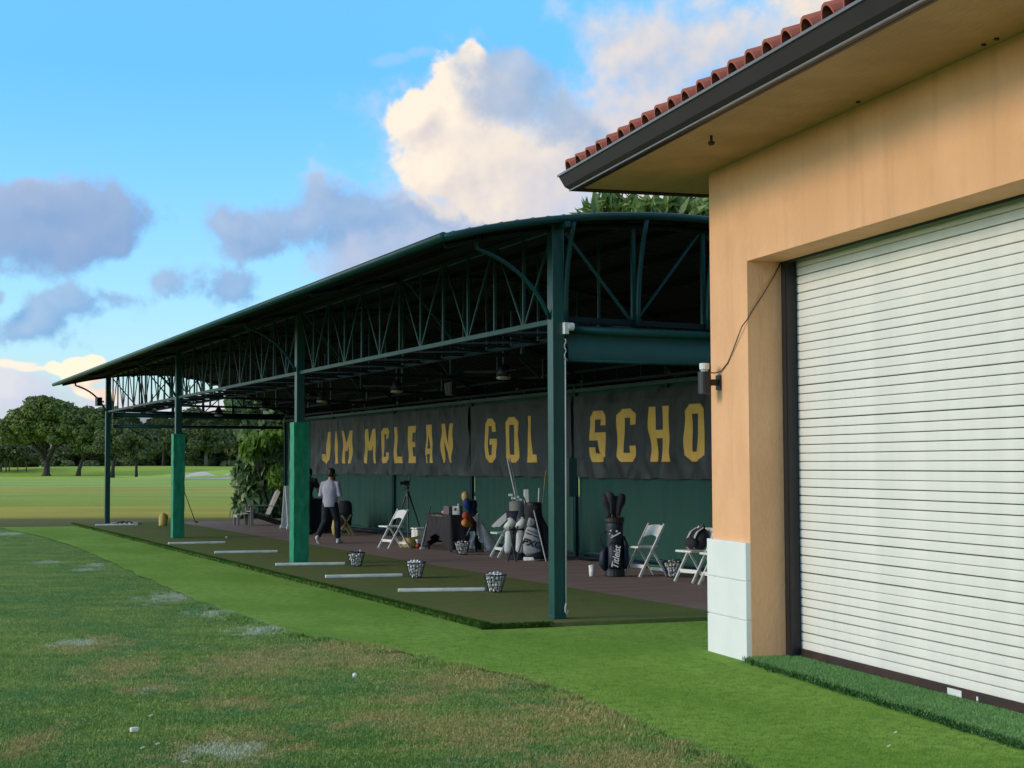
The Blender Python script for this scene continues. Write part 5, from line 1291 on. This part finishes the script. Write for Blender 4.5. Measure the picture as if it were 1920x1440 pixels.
    link('hair', m.mesh('hair'), 'hair', t, smooth=True)
    if cap:
        m = MB(); m.tube([hd+Vector((0, 0, .015)), hd+Vector((0, 0, .06)), hd+Vector((0, 0, .115)), hd+Vector((0, 0, .145))], [(.090, .108), (.092, .110), (.070, .085), (.02, .02)], 18, side=(1, 0, 0))
        m.box(hd+fy*.15+Vector((0, 0, .028)), (.14, .11, .012)); link('cap', m.mesh('cap'), 'blackt', t, smooth=True)
    return t
J1 = dict(pelvis=(0, 0, .93), neck=(0, .03, 1.455), head=(.0, .075, 1.585), face=(.05, .9, -.35),
          shl=(-.178, .02, 1.375), ell=(-.245, .0, 1.10), wrl=(-.11, .22, 1.08), shr=(.178, .02, 1.375), elr=(.245, .01, 1.10), wrr=(.10, .23, 1.12),
          hpl=(-.09, 0, .88), knl=(-.13, .0, .49), anl=(-.19, -.26, .155), tol=(-.20, -.17, .035), hll=(0, -.04, -.02),
          hpr=(.09, 0, .88), knr=(.12, .14, .49), anr=(.13, .16, .085), tor=(.14, .30, .03))
person('person in black cap, lavender grey shirt, dark trousers and white shoes walking away', (9.98, 32.95, PZ), R(42), J1, dict(shirt='shirt', trousers='trous', shoe='shoe', long=True)).scale = (.965, .965, .965)
J2 = dict(pelvis=(0, 0, .95), neck=(.02, .16, 1.43), head=(.0, .26, 1.53), face=(.0, .8, -.6),
          shl=(-.19, .13, 1.36), ell=(-.26, .24, 1.10), wrl=(-.20, .44, 1.02), shr=(.20, .13, 1.36), elr=(.27, .22, 1.10), wrr=(.22, .44, 1.02),
          hpl=(-.09, 0, .90), knl=(-.10, .03, .50), anl=(-.11, -.02, .085), tol=(-.12, .13, .03), hpr=(.09, 0, .90), knr=(.10, .03, .50), anr=(.11, -.02, .085), tor=(.12, .13, .03))
person('person in black t-shirt bending over the navy table, mostly behind the padded column', (10.70, 37.45, PZ), R(38), J2, dict(shirt='blackt', trousers='trous2', shoe='blackc', long=False), cap=False)

# ------------------------------------------------------------------ vegetation
def leaf_cloud(blobs, n, size, flat=.55, elong=1.6, droop=0., shell=.55, seed=0, clump=0):
    g_ = np.random.default_rng(seed)
    B = np.array(blobs, float); wts = (B[:, 3:6].prod(1))**(2/3.) if B.shape[1] == 6 else B[:, 3]**2
    if B.shape[1] == 4: B = np.concatenate([B[:, :3], B[:, 3:4], B[:, 3:4], B[:, 3:4]], 1)
    idx = g_.choice(len(B), n, p=wts/wts.sum())
    d = g_.normal(size=(n, 3)); d /= np.linalg.norm(d, axis=1)[:, None]
    if clump:
        # leaves gather in sprays, leaving gaps
        cd = g_.normal(size=(clump, 3)); cd /= np.linalg.norm(cd, axis=1)[:, None]
        k = g_.integers(0, clump, n); d = cd[k]+.30*d; d /= np.linalg.norm(d, axis=1)[:, None]
    r = g_.uniform(shell, 1.0, n)**.7
    C = B[idx, :3]+d*B[idx, 3:6]*r[:, None]
    nn = d*flat+g_.normal(size=(n, 3))*(1-flat)+np.array([0, 0, .35]); nn /= np.linalg.norm(nn, axis=1)[:, None]
    a = np.cross(nn, g_.normal(size=(n, 3))); a[:, 2] -= droop; a /= np.linalg.norm(a, axis=1)[:, None]; b = np.cross(nn, a); b /= np.maximum(np.linalg.norm(b, axis=1)[:, None], 1e-6)
    s = size*g_.uniform(.55, 1.35, n)[:, None]
    l = a*s*elong*.5; w = b*s*.5
    V = np.stack([C-l, C+w+nn*s*.08, C+l-np.array([0, 0, 1])*s*droop*.3, C-w+nn*s*.08], 1).reshape(-1, 3)
    F = np.arange(4*n).reshape(-1, 4)
    return raw_mesh('crown', V, F, np.clip(g_.normal(.45, .28, n), 0, 1))
def crown_blobs(cx, cz, rx, rz, n, r0, r1, seed, ry=None):
    r_ = random.Random(seed); out = []
    while len(out) < n:
        x, y, z = (r_.uniform(-1, 1) for _ in range(3)); q = x*x+y*y+z*z
        if q > 1 or q < .12 or z < -.75: continue
        r = r_.uniform(r0, r1); out.append((cx+x*rx, y*(ry or rx), cz+z*rz, r, r, r*.75))
    return out
def tree(label, loc, limbs, blobs, n, size, m, group=None, name='tree', seed=0, bark='bark', **k):
    t = thing(name, label, 'tree', loc, 0, group)
    mb = MB()
    for pts, rr in limbs: mb.tube(pts, rr, 9)
    mb.obj('trunk', bark, t, smooth=True)
    link('crown', leaf_cloud(blobs, n, size, seed=seed, **k), m, t)
    return t
# picture-right direction in the world is R0: trees are laid out with x along it
ROTV = -YAW
def vtree(label, u, w, limbs, blobs, n, size, m, **k):
    x, y = wu(u, w); t = tree(label, (x, y, gz(x, y)-.05), limbs, blobs, n, size, m, **k); t.rotation_euler = (0, 0, ROTV); return t
# the big oak
def pw(px, py): p = pz(px, py, 0.); return p.dot(R0), p.dot(FH)
w0 = 250.; u0 = (88-960)/FPX*w0; sc = w0/FPX
bl_ = []
for (px, py, r) in [(80, 770, 26), (45, 778, 22), (110, 768, 24), (140, 785, 22), (20, 795, 20), (60, 795, 28), (100, 800, 28), (140, 805, 22), (25, 820, 20), (62, 816, 18), (115, 818, 16), (152, 822, 15), (8, 808, 18), (75, 757, 18), (95, 755, 14), (160, 800, 14)]:
    zz = (892-py)*sc; r_ = r*sc*1.02
    for dy_ in (-3.5, 1.5, 5.): bl_.append(((px-88)*sc, dy_+random.uniform(-1, 1), zz+random.uniform(-.4, .4), r_, r_*1.1, r_*.7))
vtree('broad spreading oak at the left edge, the largest tree on the fairway', u0, w0,
      [([(0, 0, 0), (0, 0, .4), (.05, 0, 1.6), (0, 0, 2.6)], [.95, .55, .48, .5]), ([(0, 0, 2.4), (-1.0, .2, 3.8), (-2.3, 0, 5.2), (-4., .2, 7.2)], [.42, .36, .28, .14]), ([(0, 0, 2.4), (.7, 0, 3.6), (1.3, .3, 5), (2.6, 0, 7.4)], [.42, .36, .28, .14]), ([(1.0, 0, 4.4), (2.4, .2, 5.2), (4.2, 0, 5.9)], [.22, .17, .09]), ([(-.2, 0, 3), (-.3, .5, 4.8), (.2, .3, 7.6)], [.25, .2, .1]), ([(-1.6, 0, 4.4), (-3., 1, 6.6), (-3.4, .6, 8.5)], [.2, .15, .08])],
      bl_, 26000, .36, 'leafA', seed=1, clump=110)
def simple(label, px, base, w, blob_px, trunk_px, n, size, m, seed, group=None, name='tree', bark='bark'):
    sc = w/FPX; u = (px-960)*sc; x, y = wu(u, w); z0 = gz(x, y)
    bl_ = []; rr_ = random.Random(seed)
    by_ = base
    for (bx_, by2, r) in blob_px:
        for dy_ in (-2.2, 2.2): bl_.append(((bx_-px)*sc, dy_+rr_.uniform(-1, 1), (by_-by2)*sc, r*sc, r*sc, r*sc*.75))
    limbs = [([((a-px)*sc, 0, (by_-b)*sc) for a, b in pts], [r*sc for r in rad]) for pts, rad in trunk_px]
    return vtree(label, u, w, limbs, bl_, n, size, m, seed=seed, clump=50, group=group, name=name, bark=bark)
simple('smaller yellow green tree leaning right, just beyond the big oak', 148, 893, 248, [(175, 790, 18), (165, 812, 18), (190, 800, 18), (185, 825, 18), (155, 828, 14), (200, 815, 16), (172, 840, 12), (196, 840, 12), (150, 845, 8)],
       [([(147, 893), (149, 880), (153, 868), (158, 855)], [5.5, 3.8, 3.2, 3]), ([(153, 866), (166, 850), (185, 843)], [2, 1.6, .8]), ([(157, 856), (166, 835), (172, 815)], [2.6, 1.8, .8])], 13000, .35, 'leafB', 2)
simple('dark tree with a thick trunk just right of the farthest column', 212, 895, 222, [(205, 815, 18), (225, 805, 20), (215, 835, 18), (240, 825, 18), (195, 838, 14), (232, 845, 14)],
       [([(211, 895), (212, 878), (214, 862)], [5, 3.5, 3.2]), ([(213, 864), (202, 850), (196, 840)], [2, 1.6, .8]), ([(214, 862), (222, 845), (228, 830)], [2.2, 1.8, .8])], 11000, .34, 'leafC', 3)
simple('dark slender tree midway between the two far columns', 256, 895, 222, [(256, 810, 22), (275, 820, 20), (240, 828, 18), (262, 838, 18), (285, 838, 16), (250, 850, 12), (275, 850, 12)],
       [([(256, 895), (256, 875), (256, 850), (258, 825)], [3.2, 2.4, 2, 1]), ([(256, 860), (268, 845)], [1.2, .6])], 11000, .34, 'leafC', 4)
simple('dark tree with a pale trunk above the sand bunker', 386, 882, 285, [(385, 812, 24), (362, 820, 20), (408, 818, 20), (375, 838, 18), (400, 842, 18), (425, 835, 16), (350, 840, 14)],
       [([(387, 882), (386, 868), (387, 850), (390, 830)], [4, 3, 2.6, 1.4])], 10000, .40, 'leafC', 5, bark='palebark')
simple('dark tree beside the farther padded column', 308, 881, 285, [(305, 808, 22), (285, 822, 20), (325, 822, 20), (310, 838, 18), (340, 838, 16)], [([(307, 881), (307, 866), (308, 845)], [4, 3, 2.4])], 10000, .40, 'leafC', 6)
# the wooded edge behind: dense trees, three shapes shared
protos = []
for s in range(3):
    h = 12.5+1.2*s
    protos.append(tree('dense dark tree in the woods closing the far side of the fairway', (0, 400, 0), [([(0, 0, 0), (.1, 0, 2), (0, .1, 6)], [.4, .3, .2])],
                       crown_blobs(0, h*.52, 5.2, h*.46, 22, 1.6, 2.6, 20+s)+[(random.uniform(-4, 4), random.uniform(-2, 2), 1.2+random.random(), 2.0, 2.0, 1.6) for _ in range(7)], 11000, .46, 'leafC', group='dense trees closing the far side of the fairway', seed=30+s, clump=60))
r_ = random.Random(3); first = [True]*3; kk = 0
for row, w in ((0, 308), (1, 322)):
    for px in range(-180 if row else -160, 700, 52 if row == 0 else 60):
        s = r_.randrange(3); w_ = w+r_.uniform(-5, 5); u = (px+r_.uniform(-12, 12)-960)/FPX*w_; x, y = wu(u, w_)
        scl = r_.uniform(.72, .92)*(1. if px > 60 else .62 if px < 20 else .8)
        if first[s]: o = protos[s]; first[s] = False; o.location = (x, y, gz(x, y)-.1); o.rotation_euler = (0, 0, r_.uniform(0, 6))
        else: o = dup(protos[s], (x, y, gz(x, y)-.1), r_.uniform(0, 6))
        o.scale = (scl*1.1, scl*1.1, scl)
for i, (px, base, h) in enumerate([(14, 876, 10), (20, 877, 8), (33, 877, 8), (42, 877, 9), (50, 877, 10)]): pass
# low trees at the left edge
simple('low dark tree with pale trunks at the very left edge', 22, 880, 262, [(20, 838, 20), (45, 845, 16), (0, 845, 20), (58, 855, 12), (30, 858, 14), (-25, 838, 24), (-20, 858, 16)],
       [([(12, 880), (12, 862)], [1.5, 1.2]), ([(18, 880), (18, 860)], [1.3, 1.]), ([(50, 880), (50, 860)], [1.3, 1.]), ([(34, 880), (34, 862)], [1.1, .8]), ([(2, 884), (3, 864)], [3, 2.2])], 9000, .38, 'leafC', 9, bark='palebark')
# shrubs along the far edge
mb_n = 0
for i, (px, w) in enumerate([(212, 275), (222, 276), (232, 276), (243, 277), (128, 280), (170, 282), (330, 284), (350, 284), (430, 284)]):
    u = (px-960)/FPX*w; x, y = wu(u, w); r_ = .9+.3*(i % 3)
    t = thing('shrub', 'round shrub low at the foot of the far woods', 'shrub', (x, y, gz(x, y)), 0, 'round shrubs at the foot of the far woods')
    link('foliage', leaf_cloud([(0, 0, .5, r_, r_, .7)], 260, .3, seed=50+i), 'leafC', t)
    MB().tube([(0, 0, 0), (0, 0, .5)], .05, 6).obj('stem', 'bark', t)
# bush at the end of the wall
def bush(label, loc, blobs, n, size, m, seed, name='bush', cat='bush', stems=4, group=None, **k):
    t = thing(name, label, cat, loc, 0, group); mb = MB(); r2 = random.Random(seed)
    for _ in range(stems):
        b = r2.choice(blobs); mb.tube([(r2.uniform(-.3, .3), r2.uniform(-.3, .3), 0), (b[0]*.5, b[1]*.5, b[2]*.5), (b[0], b[1], b[2])], [.05, .035, .012], 7)
    mb.obj('stem', 'bark', t, smooth=True); link('foliage', leaf_cloud(blobs, n, size, seed=seed, **k), m, t); return t
bb = [(.0, 0, .8, .9, .9, .8), (-.55, -.4, .7, .6, .6, .7), (.5, .3, 1.3, .9, .9, .8), (-.3, 0, 1.7, .75, .7, .7), (.3, -.3, 2.2, .8, .8, .7), (-.55, .2, 1.3, .6, .6, .6), (.75, .5, 2.8, .8, .8, .7), (.1, .3, 2.7, .6, .6, .55), (-.75, -.3, .35, .5, .5, .4), (.9, -.4, 1.6, .7, .7, .9), (.8, -.3, .7, .7, .7, .7)]
bush('big glossy leaved bush beyond the end of the windscreen wall', (13.35, 51.6, 0), bb, 5200, .20, 'leafD', 61, elong=2.2, droop=.7, clump=90)
bush('bright yellow green fronds arching over the glossy bush', (13.5, 51.0, 0), [(-.5, -.3, 2.55, .55, .5, .22), (.1, -.2, 2.75, .55, .5, .25), (-.9, -.3, 2.30, .35, .4, .18), (.5, -.4, 2.65, .6, .5, .22), (.0, -.5, 1.4, .35, .4, .3)], 1500, .17, 'leafE', 62, elong=2.6, droop=1.1, stems=6)
bush('tall leafy tree rising beyond the far end of the canopy', (14.3, 53.5, 0), [(0, 0, 3.4, 1.2, 1.2, .9), (-1.2, .2, 3.9, .8, .8, .6), (.9, 0, 4.2, 1.2, 1.2, .9), (-.4, .4, 4.4, .8, .8, .5), (1.5, .3, 3.2, 1, 1, 1), (-1.0, 0, 3.2, .7, .7, .5), (2.5, 0, 3.8, 1.2, 1.2, 1.2)], 4200, .20, 'leafD', 63, name='tree', cat='tree', elong=2.2, droop=.6, clump=80)
# tall bamboo-like planting behind the windscreen wall
pl = []
for i, y in enumerate(np.arange(17.5, 50, 2.35)):
    h = 4.3 if y > 31 else 4.6
    b_ = [(random.uniform(-.5, .5), random.uniform(-1.1, 1.1), random.uniform(2.6, h), random.uniform(.45, .75), random.uniform(.6, .9), random.uniform(.4, .7)) for _ in range(11)]
    bush('dense lance leaved plant growing close behind the windscreen wall', (13.95+.3*random.random(), float(y), 0), b_, 2200, .11, 'leafD', 70+i, name='screening_plant', cat='plant', group='screening plants behind the windscreen wall', elong=4.2, droop=.8, clump=40)
def treeabove(label, px, w, blob_px, n, size, m, seed, **k):
    sc = w/FPX; u = (px-960)*sc; x, y = wu(u, w)
    b_ = [((a-px)*sc, random.uniform(-.6, .6), H_EYE+(869-b)*sc, r*sc, r*sc, r*sc*.8) for a, b, r in blob_px]
    t = bush(label, (x, y, 0), b_, n, size, m, seed, name='tree', cat='tree', **k); t.rotation_euler = (0, 0, ROTV); return t
treeabove('tree with long drooping leaves showing over the roof, left of two', 1170, 31., [(1140, 385, 32), (1185, 392, 34), (1210, 400, 28), (1110, 400, 20), (1160, 420, 40), (1150, 470, 50)], 520, .14, 'leafE2', 91, elong=4.8, droop=.9, clump=30)
treeabove('leafy tree showing over the roof beside the peach building', 1285, 32., [(1250, 392, 30), (1290, 385, 36), (1330, 385, 40), (1310, 420, 46), (1260, 430, 44), (1370, 400, 50), (1300, 480, 60)], 1250, .13, 'leafE2', 92, elong=4.6, droop=.8, clump=45)

# keep every mesh free of zero users and the view layer current
bpy.context.view_layer.update()
